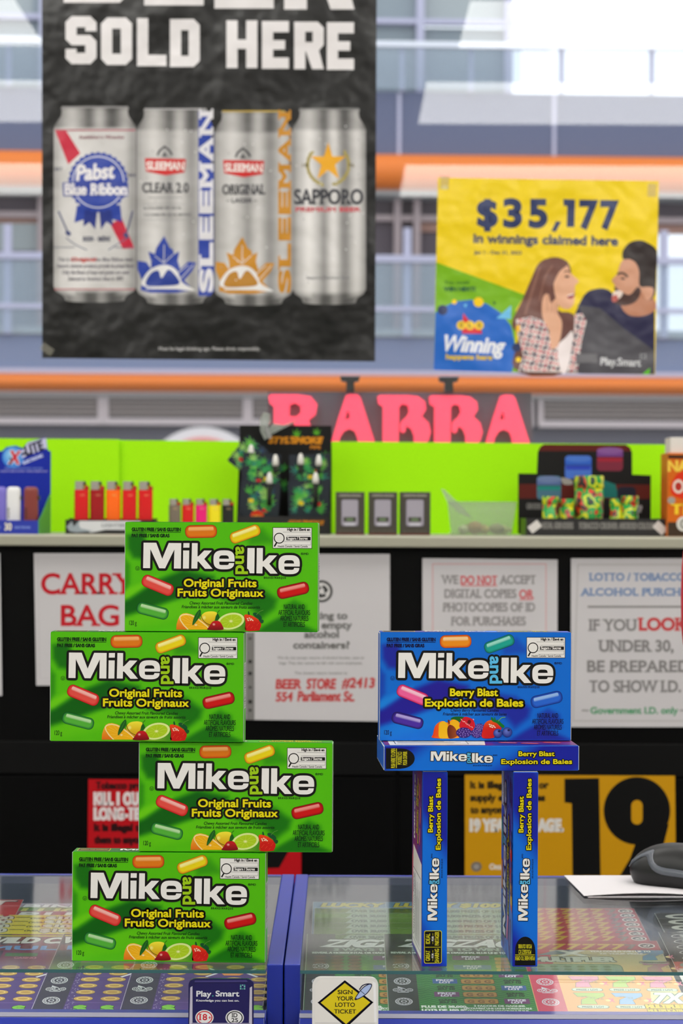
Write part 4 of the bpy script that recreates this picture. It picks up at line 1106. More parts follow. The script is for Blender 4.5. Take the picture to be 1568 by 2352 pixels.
def sign_tile(a):
    wh, bk, ye = (236, 234, 232), (24, 22, 40), (226, 206, 24)
    a.poly(rr(620, 1450, 640, 600, 78), wh, 1)
    a.poly([(905, 1165), (940, 1185), (952, 1600), (925, 1600), (915, 1250)], (246, 246, 250), 2); a.rect(300, 1605, 930, 1616, (214, 212, 214), 2)
    D = lambda g: [(612, 1165 - g), (905 + g, 1390), (630, 1650 + g), (335 - g, 1395)]
    q = D(0); a.poly(spl(q, 1), bk, 3); a.stroke(q, 14, bk, 3, True)
    a.poly([(612, 1186), (882, 1390), (628, 1622), (358, 1395)], ye, 4)
    for s, w, b in (('SIGN', 155, 1303), ('YOUR', 175, 1370), ('LOTTO', 206, 1437), ('TICKET', 232, 1508)): a.text(s, 616, b, 42, w, (40, 36, 20), 6, bold=3)
    a.poly(spl([(722, 1362), (745, 1310), (800, 1240), (850, 1205), (893, 1197), (888, 1235), (850, 1290), (790, 1335)], 4), (176, 196, 240), 7)
    a.stroke(spl([(722, 1362), (745, 1310), (800, 1240), (850, 1205), (893, 1197), (888, 1235), (850, 1290), (790, 1335)], 4), 9, (24, 20, 60), 8, True)
    a.stroke(spl([(766, 1256), (800, 1212), (850, 1195), (893, 1197)], 4, False), 11, (24, 20, 60), 9); a.stroke([(772, 1262), (822, 1302)], 6, (24, 20, 60), 9)
    a.poly([(718, 1366), (728, 1345), (746, 1352)], (24, 20, 60), 9)
tile('notice_tile', 'navy notice tile with round age marks on the blue ticket case', (400, 2220), 3.136, rr(338, 430, 470, 684, 46), None, mat('navy_plastic', (30, 28, 84), .2), play_smart)
tile('notice_tile', 'white notice tile with yellow diamond stuck on the ticket case', (660, 2000), 4.612, rr(618, 1440, 700, 630, 88), None, mat('white_plastic', (232, 231, 230), .2), sign_tile)

# folded paper and computer mouse on the glass
pp = thing('folded_paper', 'folded white sheet of paper lying on the counter glass under the mouse', 'paper', (0, 0, GTOP))
M_PAPER = mat('white_paper', (208, 204, 207), .8)
def leaf(z, lift, yf, name):
    mb = MB(); n = 14; vs = []
    L0, L1 = W(1341, 2062, 2.195), W(1295, 2008, 2.318)
    for i in range(n + 1):
        t = i / n
        for j in range(9):
            u = j / 8
            x = (L0.x + yf[0]) * (1 - u) + L1.x * u + t * .20; y = (2.195 + yf[1]) * (1 - u) + 2.318 * u + t * .006
            zz = z + lift * (math.sin(math.pi * min(1, t * 1.6)) if t < .625 else 0) * (1 - u) ** 2
            vs.append((x, y, zz))
    m = len(vs); vs += [(x, y, q + .0004) for x, y, q in vs]
    fs = []
    for i in range(n):
        for j in range(8):
            q = (i * 9 + j, (i + 1) * 9 + j, (i + 1) * 9 + j + 1, i * 9 + j + 1); fs.append(tuple(a + m for a in q)); fs.append(tuple(reversed(q)))
    rim = [i * 9 for i in range(n + 1)] + [n * 9 + j for j in range(1, 9)] + [i * 9 + 8 for i in range(n - 1, -1, -1)] + [j for j in range(7, 0, -1)]
    for a, b in zip(rim, rim[1:] + rim[:1]): fs.append((a, b, b + m, a + m))
    mb.add(vs, fs, 0, False); mb.build(name, M_PAPER, pp)
leaf(.0002, 0, (.004, -.002), 'lower_leaf'); leaf(.0012, .0028, (0, 0), 'upper_leaf')
mo = thing('computer_mouse', 'black computer mouse with grey side grip on the folded white paper', 'computer mouse', tuple(Vector((W(1450, 2040, 2.26).x + .053, 2.258, GTOP + .0019))), math.radians(-33))
def shell(name, m, a, b, h, f, n=28, k=14, zc0=0.):
    mb = MB(); vs = []
    for j in range(k + 1):
        for i in range(n):
            t = 2 * math.pi * i / n; p = math.pi / 2 * j / k
            vs.append(f(math.cos(t) * math.cos(p), math.sin(t) * math.cos(p), math.sin(p)))
    fs = [(j * n + i, j * n + (i + 1) % n, (j + 1) * n + (i + 1) % n, (j + 1) * n + i) for j in range(k) for i in range(n)] + [tuple(range(n - 1, -1, -1))]
    mb.add(vs, fs, 0, True); return mb.build(name, m, mo)
sg_ = lambda v, e: math.copysign(abs(v) ** e, v)
def body(x, y, z):
    w = .033 + .004 * abs(x); q = .84 + .16 * math.sin(math.pi / 2 * min(1, z / .42)); x *= q; y *= q
    return (.060 * sg_(x, .8), w * sg_(y, .8) * (1 - .12 * math.exp(-((x - .1) / .4) ** 2)), .042 * (z ** .9) * (1 - .3 * max(0, x)) + .001)
M_MOUSE = mat('mouse_black', (15, 15, 16), .42)
shell('mouse_body', M_MOUSE, 0, 0, 0, body)
M_GRIP = mat('mouse_grip', (92, 96, 104), .3, .5)
def grip(s):
    pts = []
    for i in range(22):
        t = i / 21; x = -.95 + 1.7 * t
        z = .30 + .44 * math.exp(-((t - .2) / .17) ** 2) + .06 * t
        c = math.sqrt(max(0.01, 1 - z * z)); xx = x * c; yy = s * math.sqrt(max(0., 1 - x * x)) * c
        pts.append((xx, yy, z))
    mb = MB(); vs = []; 
    for x, y, z in pts:
        for dz in (-.085, .085):
            zz = z + dz; c = math.sqrt(max(.01, 1 - zz * zz)); o = math.sqrt(max(.01, 1 - z * z)); p = Vector(body(x / o * c, y / o * c, zz)); vs.append(p + Vector((x, y, z * .6)).normalized() * .0006)
    m = len(vs); vs += [v - Vector((0, s * .0012, .0008)) for v in vs]
    fs = []
    for i in range(21):
        q = (2 * i, 2 * i + 2, 2 * i + 3, 2 * i + 1); fs += [q, tuple(a + m for a in reversed(q)), (2 * i, 2 * i + m, 2 * i + 2 + m, 2 * i + 2), (2 * i + 1, 2 * i + 3, 2 * i + 3 + m, 2 * i + 1 + m)]
    mb.add(vs, fs, 0, True); mb.build('side_grip', M_GRIP, mo)
grip(-1); grip(1)
MB().lathe([(.0095, -.0035), (.0105, -.0015), (.0105, .0015), (.0095, .0035)], 20, frame=lambda a, b, c: (.026 + a, c, .0235 + b)).build('scroll_wheel', M_GRIP, mo)
# ---------------------------------------------------------------- posters on the window
YP = YW - .0012
def block_glyph(ch, x, y, w, h, t, c):
    """Chamfered block capitals: outline and holes; (x, y) top left, t stem, c corner cut."""
    X = lambda *p: [(x + a, y + b) for a, b in p]
    hm = h / 2; i = c * .45
    if ch == 'O': return X((c, 0), (w - c, 0), (w, c), (w, h - c), (w - c, h), (c, h), (0, h - c), (0, c)), [X((t, t), (w - t, t), (w - t, h - t), (t, h - t))]
    if ch == 'D': return X((0, 0), (w - c, 0), (w, c), (w, h - c), (w - c, h), (0, h)), [X((t, t), (w - t, t), (w - t, h - t), (t, h - t))]
    if ch == 'L': return X((0, 0), (t, 0), (t, h - t), (w, h - t), (w, h), (0, h)), []
    if ch == 'H': return X((0, 0), (t, 0), (t, hm - t * .42), (w - t, hm - t * .42), (w - t, 0), (w, 0), (w, h), (w - t, h), (w - t, hm + t * .42), (t, hm + t * .42), (t, h), (0, h)), []
    if ch == 'E': return X((0, 0), (w, 0), (w, t), (t, t), (t, hm - t * .42), (w * .86, hm - t * .42), (w * .86, hm + t * .42), (t, hm + t * .42), (t, h - t), (w, h - t), (w, h), (0, h)), []
    if ch == 'R': return X((0, 0), (w - c, 0), (w, c), (w, hm + t * .2 - i), (w - c * .8, hm + t * .45), (w, h), (w - t * 1.05, h), (w - t * 1.6, hm + t * .55), (t, hm + t * .55), (t, h), (0, h)), [X((t, t * .9), (w - t, t * .9), (w - t, hm - t * .3), (t, hm - t * .3))]
    if ch == 'B': return X((0, 0), (w - c, 0), (w, c), (w, hm - i), (w - i, hm), (w, hm + i), (w, h - c), (w - c, h), (0, h)), [X((t, t * .85), (w - t, t * .85), (w - t, hm - t * .4), (t, hm - t * .4)), X((t, hm + t * .4), (w - t, hm + t * .4), (w - t, h - t * .85), (t, h - t * .85))]
    return X((c, 0), (w - c, 0), (w, c), (w, t * 1.35), (w - t, t * 1.35), (w - t, t), (t, t), (t, hm - t * .45), (w - c, hm - t * .45), (w, hm - t * .45 + c), (w, h - c), (w - c, h), (c, h), (0, h - c), (0, h - t * 1.35), (t, h - t * 1.35), (t, h - t), (w - t, h - t), (w - t, hm + t * .45), (c, hm + t * .45), (0, hm + t * .45 - c), (0, c)), []
k = 1.96
bp = thing('beer_poster', 'black poster with four printed drink cans on the shop window', 'poster', tuple(W(80, 0, YP)))
a = Art(0, 0, YP / F / k, dz=6e-5)
q = [(31, -650), (1541, -650), (1531, 1627), (33, 1612)]
a.sheet(q, .0004, (9, 9, 9))
wht = (232, 228, 230)
for ch, x0, x1, yt, yb in (('S', 138, 277, 73, 288), ('O', 298, 437, 79, 292), ('L', 460, 592, 82, 297), ('D', 608, 742, 86, 301), ('H', 862, 1001, 92, 306), ('E', 1022, 1143, 95, 309), ('R', 1167, 1300, 98, 311), ('E', 1314, 1436, 100, 314),
                           ('B', 130, 438, -420, 12), ('E', 492, 760, -410, 24), ('E', 808, 1075, -402, 38), ('R', 1122, 1438, -396, 42)):
    t, c = (50, 27) if yt > 0 else (102, 56)
    o, hs = block_glyph(ch, x0, yt, x1 - x0, yb - yt, t, c); a.poly(o, wht, 2, hs)
def can(x0, x1, yt, yb, tone, top, seed):
    """printed can: metal tones run across its width; narrower at the rim and at the foot"""
    cx, w = (x0 + x1) / 2, x1 - x0; H = yb - yt
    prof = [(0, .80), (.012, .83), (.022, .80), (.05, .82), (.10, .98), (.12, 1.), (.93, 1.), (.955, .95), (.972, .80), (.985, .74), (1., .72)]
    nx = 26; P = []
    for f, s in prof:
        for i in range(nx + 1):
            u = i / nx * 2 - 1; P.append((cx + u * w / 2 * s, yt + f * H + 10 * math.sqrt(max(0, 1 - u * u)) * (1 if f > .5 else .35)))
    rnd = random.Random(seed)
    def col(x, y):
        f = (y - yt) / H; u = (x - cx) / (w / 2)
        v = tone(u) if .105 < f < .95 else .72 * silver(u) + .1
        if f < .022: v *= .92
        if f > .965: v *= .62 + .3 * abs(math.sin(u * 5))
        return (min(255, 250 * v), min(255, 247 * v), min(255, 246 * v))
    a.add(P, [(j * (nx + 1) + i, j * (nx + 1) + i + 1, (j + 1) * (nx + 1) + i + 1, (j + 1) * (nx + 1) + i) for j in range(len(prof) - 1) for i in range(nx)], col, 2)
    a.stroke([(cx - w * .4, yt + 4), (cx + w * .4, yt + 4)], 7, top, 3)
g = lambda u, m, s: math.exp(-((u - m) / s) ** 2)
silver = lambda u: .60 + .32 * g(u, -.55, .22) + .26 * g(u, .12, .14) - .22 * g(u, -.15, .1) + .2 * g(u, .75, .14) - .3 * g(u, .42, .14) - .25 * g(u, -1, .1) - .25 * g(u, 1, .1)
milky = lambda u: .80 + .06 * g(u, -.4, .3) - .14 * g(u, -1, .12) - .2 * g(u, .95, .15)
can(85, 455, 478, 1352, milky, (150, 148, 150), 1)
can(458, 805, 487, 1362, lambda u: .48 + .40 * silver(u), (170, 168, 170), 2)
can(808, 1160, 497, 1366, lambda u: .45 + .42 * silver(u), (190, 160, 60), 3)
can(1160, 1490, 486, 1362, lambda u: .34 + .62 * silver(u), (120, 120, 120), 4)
rd, bl, gd = (196, 30, 60), (34, 62, 160), (196, 134, 26)
# ribbon can
a.rect(90, 583, 452, 589, (170, 60, 80), 4); a.rect(88, 1300, 450, 1305, (180, 90, 100), 4)
a.poly([(92, 590), (140, 588), (205, 690), (150, 740)], rd, 4); a.poly([(340, 1010), (390, 980), (448, 1118), (396, 1120)], rd, 4)
a.text("Established in Milwaukee", 300, 624, 14, 200, (120, 40, 60), 5, shear=.2, bold=1)
q = [(285 + (137 if i % 2 else 128) * math.cos(i * math.pi / 30), 820 + (138 if i % 2 else 129) * math.sin(i * math.pi / 30)) for i in range(60)]
a.poly(q, bl, 5); a.ell(285, 820, 118, 118, (226, 226, 236), 6); a.ell(285, 820, 113, 113, bl, 7)
a.poly([(190, 925), (250, 930), (250, 1000), (216, 990), (178, 1002)], bl, 4.6); a.poly([(320, 930), (384, 922), (392, 1000), (352, 988), (322, 1000)], bl, 4.7); a.poly([(226, 920), (282, 930), (272, 1034), (246, 1000), (218, 1020)], (26, 46, 130), 4.8); a.poly([(288, 930), (342, 920), (352, 1018), (322, 998), (298, 1034)], (26, 46, 130), 4.9)
a.poly([(125, 822), (290, 812), (418, 820), (420, 884), (290, 880), (128, 884)], (30, 56, 150), 8)
a.text('Pabst', 272, 806, 66, 168, wht, 9, bold=7, shear=.15, rot=-4); a.text('Blue Ribbon', 274, 876, 48, 276, wht, 10, bold=5, serif=True)
for x0, y0, x1, y1 in ((106, 950, 150, 1050), (440, 950, 410, 1060)): a.stroke([(x0, y0), (x1, y1)], 7, (60, 70, 110), 5); a.ell(x1, y1, 14, 10, (60, 70, 120), 5.5, 40)
a.stroke(spl([(140, 1070), (180, 1100), (235, 1126)], 4, False), 4, (90, 100, 130), 5); a.stroke(spl([(420, 1070), (370, 1100), (330, 1126)], 4, False), 4, (90, 100, 130), 5); a.rect(88, 1112, 180, 1115, (70, 80, 110), 5); a.rect(360, 1112, 446, 1115, (70, 80, 110), 5)
a.text('BEER · BIÈRE', 278, 1086, 20, 122, (60, 64, 90), 5, bold=2); a.text('EST', 108, 768, 14, 34, (60, 64, 90), 5, bold=1); a.text('1844', 434, 796, 14, 36, (60, 64, 90), 5, bold=1)
for i, (s, w) in enumerate((('This is the original Pabst Blue Ribbon beer', 340), ("Nature's choicest products provide its prized flavor", 350), ('Only the finest of hops and grains are used', 300), ("Selected as America's Best in 1893", 246))):
    a.text(s, 272, 1176 + i * 29, 17, w, (100, 96, 106), 5, bold=1.2, shear=.15)
a.text('Original', 218, 1176, 17, 110, (200, 60, 50), 6, bold=1.6, shear=.15)
# two lager cans
for dx, dy, c, name, sub, ly in ((0, 0, bl, 'CLEAR 2.0', None, 1062), (352, 8, gd, 'ORIGINAL', 'LAGER', 1066)):
    a.poly([(495 + dx, 712 + dy), (680 + dx, 716 + dy), (674 + dx, 776 + dy), (588 + dx, 790 + dy), (500 + dx, 772 + dy)], (204, 34, 34), 5)
    a.text('SLEEMAN', 587 + dx, 764 + dy, 34, 166, (240, 236, 232), 6, bold=3, serif=True, rot=1)
    a.stroke([(552 + dx, 700 + dy), (560 + dx, 680 + dy), (584 + dx, 660 + dy), (606 + dx, 678 + dy), (618 + dx, 698 + dy)], 9, (70, 70, 74), 5); a.poly([(570 + dx, 706 + dy), (584 + dx, 680 + dy), (598 + dx, 706 + dy)], (90, 90, 92), 5.5)
    a.text(name, 588 + dx, 866 + dy, 42, 206 if dx == 0 else 190, (66, 66, 70), 5, bold=4, serif=True)
    if sub: a.text(sub, 932, 912, 18, 92, (80, 80, 84), 5, bold=2.5); a.rect(862, 902, 876, 906, (80, 80, 84), 5); a.rect(986, 902, 1000, 906, (80, 80, 84), 5)
    else:
        a.rect(510, 888, 662, 891, (130, 130, 134), 5); a.rect(484, 918, 732, 920, (160, 160, 164), 5); a.rect(484, 988, 732, 990, (160, 160, 164), 5)
        a.text('80 CALORIES PER 355 ML', 575, 942, 11, 170, (110, 110, 114), 5, bold=1); a.text('2 G CARBS PER 355 ML SERVING', 596, 972, 11, 210, (110, 110, 114), 5, bold=1)
    lf = [(582, ly), (606, ly + 52), (622, ly + 62), (626, ly + 82), (650, ly + 70), (642, ly + 112), (654, ly + 150), (690, ly + 116), (726, ly + 120), (708, ly + 158), (672, ly + 200), (712, ly + 244), (640, ly + 256), (520, ly + 256), (476, ly + 244), (482, ly + 200), (462, ly + 150), (462, ly + 112), (502, ly + 118), (524, ly + 150), (522, ly + 112), (510, ly + 70), (540, ly + 82), (546, ly + 56)]
    a.poly([(x + dx, y) for x, y in lf], c, 5)
    for p in ([(582, ly + 40), (580, ly + 120)], [(540, ly + 90), (580, ly + 122)], [(622, ly + 84), (582, ly + 122)], [(650, ly + 200), (712, ly + 130)], [(640, ly + 170), (690, ly + 130)]):
        a.stroke([(x + dx, y) for x, y in p], 3.5, (214, 212, 212), 6)
    a.poly(spl([(x + dx, y) for x, y in ((484, ly + 224), (505, ly + 165), (550, ly + 136), (600, ly + 132), (640, ly + 158), (664, ly + 210), (720, ly + 246), (600, ly + 236))], 4), (226, 224, 224), 7)
    a.poly(spl([(x + dx, y) for x, y in ((500, ly + 222), (520, ly + 170), (556, ly + 156), (570, ly + 190), (600, ly + 152), (632, ly + 176), (650, ly + 216), (580, ly + 226))], 4), mix(c, (20, 20, 30), .1), 8)
    a.rect(500 + dx, ly + 234, 660 + dx, ly + 240, (224, 222, 222), 8)
a.poly([(736, 500), (775, 500), (798, 560), (805, 600), (805, 1310), (790, 1332), (736, 1332)], bl, 4)
for i, ch in enumerate('SLEEMAN'):
    a.text(ch, 798, 1310 - i * 118, 54, 96, (222, 220, 226), 5, 'l', bold=10, rot=-90, serif=True)
    a.text(ch, 1148, 1314 - i * 118, 48, 96, gd, 5, 'l', bold=9, rot=-90, serif=True)
# star can
st = [(1320 + (84 if i % 2 == 0 else 33) * math.sin(i * math.pi / 5), 732 - (92 if i % 2 == 0 else 34) * math.cos(i * math.pi / 5)) for i in range(10)]
for sgn in (-1, 1):
    for i in range(9):
        t = math.radians(20 + i * 13); a.ell(1320 + sgn * 92 * math.sin(t) , 742 + 92 * math.cos(t), 15, 7, (176, 160, 90), 5, sgn * (-20 - i * 13) + 20)
a.poly(st, (236, 170, 30), 6)
for x, s in ((1216, '18'), (1424, '76')): a.text(s, x, 752, 16, 24, (130, 120, 90), 5, bold=1.5)
a.text('SAPPORO', 1322, 918, 64, 306, (40, 42, 52), 6, bold=5, serif=True); a.text('PREMIUM BEER', 1320, 952, 18, 290, (196, 70, 80), 6, bold=3)
a.text('Sapporo Premium Beer', 1320, 1256, 12, 196, (120, 120, 124), 5, bold=1)
for i in range(90):
    rn = random.Random(i); x, y = rn.choice(((1170, 1480), (815, 1085), (470, 730))), rn.uniform(560, 1280)
    px = rn.uniform(*x); a.ell(px, y, 2.6, 3.4, rn.choice(((236, 236, 238), (150, 150, 152))), 9, 0, 7)
a.text('Must be legal drinking age. Please drink responsibly.', 786, 1577, 15, 456, (176, 174, 176), 3, bold=1)
a.build('printed_sheet', INK_POSTER, bp, frame((0, 0, 0), RV, UV))
M_TAPE = glassmat('clear_tape', (.93, .92, .88), 1.4, .25, .6, (226, 222, 210), .1)
def tape(r, k, Y, x, y, w, h, rot):
    s = Y / F / k; mb = MB(); mb.prism([(px * s, -py * s) for px, py in rr(x, y, w, h, 1, rot, 1)], .0007, .0009, frame=lambda p, q, c: (p, -c, q)); return mb.build('tape_strip', M_TAPE, r)
tape(bp, k, YP, 62, 1572, 60, 34, 35)

k = 2.6667
wp = thing('winnings_poster', 'yellow winnings poster with laughing couple taped to the shop window', 'poster', tuple(W(980, 400, YP)))
a = Art(0, 0, YP / F / k, dz=5e-5)
a.sheet([(68, 22), (750, 32), (1420, 42), (1397, 1228), (42, 1200)], .0004, (238, 206, 0))
nv, ye = (40, 52, 96), (238, 206, 0)
for ch, x0, x1, yb in (('$', 306, 434, 315), ('3', 466, 582, 318), ('5', 622, 738, 320), ('7', 934, 1046, 326), ('7', 1062, 1172, 328)):
    a.text(ch, (x0 + x1) / 2, yb, 158 if ch != '$' else 150, x1 - x0 - 20, nv, 3, bold=22)
a.poly([(836, 192), (836, 152), (908, 156), (902, 324), (856, 324), (860, 196)], nv, 3)
a.poly([(790, 288), (822, 292), (790, 352), (762, 350)], nv, 3)
a.text('in winnings claimed here', 727, 428, 54, 880, nv, 3, bold=7, rot=1.2); a.text('Jan 1 - Dec 31, 2023', 434, 490, 20, 290, nv, 3, bold=2, rot=.6)
a.ell(110, 82, 22, 14, (250, 236, 150), 2)
a.poly([(58, 540), (600, 740), (545, 830), (540, 1210), (42, 1200)], (120, 180, 10), 2)
a.text('You could', 182, 674, 22, 150, (50, 110, 30), 4, bold=2); a.text('WIN NEXT!', 200, 716, 24, 190, (20, 84, 60), 4, bold=5)
BLU = (28, 102, 200)
a.poly([(52, 850), (110, 810), (180, 780), (270, 770), (370, 795), (460, 855), (515, 930), (535, 1020), (545, 1100), (520, 1214), (42, 1200)], BLU, 3)
a.ell(96, 832, 31, 31, nv, 4); a.ell(316, 784, 31, 30, (250, 206, 0), 4); a.ell(168, 782, 15, 15, (250, 206, 0), 4); a.ell(548, 1062, 26, 26, nv, 9); a.ell(560, 1136, 16, 16, (250, 206, 0), 9); a.poly([(404, 776), (424, 790), (410, 802)], (20, 84, 60), 4)
a.poly([(424, 884), (516, 804), (514, 886)], (110, 190, 234), 4); a.poly([(222, 800), (248, 792), (238, 820)], (110, 190, 234), 4)
a.poly([(222, 850), (262, 902), (330, 940), (338, 978), (216, 976)], (216, 24, 40), 4)
for cx, ch in ((210, 'O'), (264, 'L'), (320, 'G')): a.ell(cx, 926, 28, 28, (240, 200, 30), 5); a.text(ch, cx, 938, 26, 18, (150, 110, 10), 6, bold=4)
a.text('Winning', 275, 1088, 92, 372, (238, 238, 244), 5, bold=9, shear=.22, rot=3); a.text('happens here', 258, 1134, 28, 280, (226, 190, 40), 5, bold=5, rot=1)
# man
navy = (36, 34, 70); sk, sk2 = (206, 150, 122), (182, 122, 92); hr = (44, 34, 34)
a.poly(spl([(905, 860), (960, 745), (1020, 706), (1110, 708), (1190, 790), (1260, 830), (1330, 850), (1394, 830)], 3, False) + [(1394, 1226), (940, 1222)], navy, 4)
a.poly(spl([(1186, 790), (1230, 770), (1330, 700), (1394, 770), (1400, 830), (1330, 868), (1250, 868), (1205, 838)], 3), sk2, 5)
a.poly(spl([(1210, 520), (1180, 560), (1165, 610), (1132, 650), (1146, 672), (1160, 720), (1150, 770), (1190, 800), (1260, 780), (1300, 720), (1330, 700), (1340, 600), (1300, 520)], 3), sk, 6)
a.poly(spl([(1200, 520), (1200, 470), (1240, 420), (1300, 405), (1350, 420), (1408, 470), (1405, 600), (1396, 740), (1350, 770), (1330, 700), (1300, 680), (1300, 600), (1280, 545), (1240, 520)], 3), hr, 7)
a.poly(spl([(1146, 690), (1180, 712), (1240, 740), (1290, 690), (1310, 720), (1280, 780), (1210, 806), (1150, 790), (1130, 770), (1160, 750)], 3), (70, 46, 42), 7)
a.poly(spl([(1138, 730), (1170, 712), (1200, 726), (1180, 760), (1140, 772)], 3), (232, 214, 206), 8); a.poly(spl([(1132, 752), (1160, 740), (1170, 770), (1140, 784)], 3), (190, 96, 90), 8.5)
a.poly(spl([(1310, 700), (1350, 690), (1386, 700), (1380, 750), (1350, 772), (1325, 740)], 3), sk, 8); a.stroke(spl([(1165, 612), (1200, 606), (1230, 630)], 3, False), 12, hr, 8); a.ell(1200, 640, 14, 6, (40, 30, 30), 8, 10)
# woman
sk = (226, 172, 142); brn = (104, 66, 60)
a.poly(spl([(640, 640), (690, 540), (780, 510), (850, 530), (880, 580), (880, 700), (800, 830), (900, 860), (900, 1000), (880, 1210), (540, 1212), (560, 1000), (520, 920), (580, 780)], 3), brn, 5)
a.poly(spl([(830, 560), (862, 560), (884, 610), (930, 655), (908, 680), (905, 730), (900, 790), (870, 825), (820, 815), (790, 760), (776, 670), (800, 590)], 3), sk, 6)
a.poly(spl([(858, 752), (885, 738), (905, 728), (902, 750), (878, 764)], 3), (150, 40, 50), 7); a.stroke([(862, 744), (900, 734)], 6, (244, 238, 234), 7.5); a.ell(858, 628, 14, 6, (60, 40, 40), 7); a.stroke(spl([(838, 600), (860, 592), (880, 602)], 3, False), 6, (90, 56, 50), 7)
a.poly(spl([(640, 640), (690, 540), (780, 508), (850, 528), (862, 556), (810, 600), (770, 690), (760, 800), (700, 880), (640, 900), (520, 920), (580, 780)], 3), (112, 72, 64), 7.6)
a.stroke(spl([(690, 570), (650, 700), (600, 860)], 4, False), 16, (138, 96, 84), 7.8); a.stroke(spl([(770, 560), (720, 640), (690, 780)], 4, False), 12, (136, 94, 82), 7.8)
# plaid shirt, hand, dark wedge
sh = [(545, 890), (640, 872), (720, 900), (770, 1000), (830, 1060), (900, 980), (905, 860), (960, 850), (978, 900), (950, 1020), (930, 1180), (920, 1216), (560, 1210), (590, 1110), (560, 1000)]
a.poly(sh, (226, 212, 210), 8)
def inside(p):
    ins = False; n = len(sh)
    for i in range(n):
        (x0, y0), (x1, y1) = sh[i], sh[i - 1]
        if (y0 > p[1]) != (y1 > p[1]) and p[0] < (x1 - x0) * (p[1] - y0) / (y1 - y0) + x0: ins = not ins
    return ins
plaid = {0: (44, 40, 70), 1: (70, 56, 80), 3: (206, 44, 66)}
for i in range(56):
    for j in range(48):
        x, y = 540 + i * 8, 855 + j * 8
        u, v = (i + j // 4) % 7, (j - i // 5) % 7
        c = plaid[0] if (u < 2 and v < 2) else plaid[3] if (u == 4 or v == 4) and (i + j) % 3 else plaid[1] if (u < 2 or v < 2) and (i + j) % 2 else None
        if c and inside((x, y)) and inside((x + 8, y + 8)): a.rect(x, y, x + 8, y + 8, c, 9)
a.poly(spl([(800, 1060), (850, 1000), (890, 960), (890, 1040), (860, 1200), (820, 1210)], 3), (238, 226, 228), 10)
a.poly(spl([(708, 880), (704, 790), (720, 740), (745, 738), (760, 790), (790, 760), (806, 800), (800, 850), (826, 900), (822, 980), (800, 1050), (760, 1070), (748, 960)], 3), sk, 11)
for p in ([(735, 745), (740, 840)], [(765, 775), (765, 850)], [(790, 790), (785, 860)]): a.stroke(p, 4, (186, 128, 104), 12)
a.poly([(545, 930), (568, 922), (572, 960), (545, 975)], (244, 190, 50), 10)
a.poly([(920, 800), (1060, 820), (1200, 940), (1392, 1080), (1392, 1226), (920, 1220), (950, 1010), (978, 900)], (74, 72, 80), 12)
a.rect(912, 1100, 1044, 1156, (104, 102, 108), 13); a.text('Play.Smart', 1186, 1172, 44, 244, (206, 206, 212), 13, bold=4, rot=2)
for i in range(3):
    for j in range(3):
        if (i, j) != (1, 1): a.rect(1304 + i * 15, 1100 + j * 12, 1314 + i * 15, 1108 + j * 12, (150, 150, 156), 13)
a.poly([(1318, 1226), (1366, 1186), (1362, 1226)], (90, 190, 20), 13); a.poly([(525, 1212), (545, 1190), (560, 1212)], (120, 180, 10), 13)
a.build('printed_sheet', INK_POSTER, wp, frame((0, 0, 0), RV, UV))
for x, y, rt in ((108, 52, 3), (1378, 92, 3)): tape(wp, k, YP, x, y, 54, 80, rt)

# ---------------------------------------------------------------- paper notices on the black cabinet
YN = YC - .0075
def notice(name, label, cat, ox, oy, k, outline, col, draw, m=None, Y=None, group=None):
    Y = Y or YN
    a = Art(0, 0, Y / F / k, dz=5e-5); a.sheet(outline, .0004, col); draw(a)
    r = a.build(name, m or INK_PAPER, None, facing(ox, oy, Y))
    return tag(r, label, cat, group)
W_, GR = (206, 203, 205), (128, 126, 128)
def n_carry(a):
    r = (196, 26, 40)
    q = [(425, 200), (1440, 200), (1440, 1555), (450, 1555)]; a.stroke(q, 7, (196, 192, 194), 1, True)
    a.text('CARRY', 980, 605, 222, 1020, r, 2, bold=16, serif=True); a.text('BAG', 1012, 962, 222, 640, r, 2, bold=16, serif=True); a.text('10¢', 980, 1380, 222, 520, r, 2, bold=16, serif=True)
notice('paper_notice', 'white paper notice with large red serif words behind the top two green boxes', 'notice', 0, 1240, 4.9, [(380, 150), (1590, 150), (1600, 1640), (408, 1640)], W_, n_carry)
notice('paper_notice', 'sliver of white paper notice at the frame edge beside the red lettered one', 'notice', 0, 1240, 4.9, [(-1200, 150), (2, 150), (24, 1755), (-1200, 1755)], W_, lambda a: a.text('NO REFUNDS', -600, 700, 120, 900, GR, 2, bold=10, serif=True))
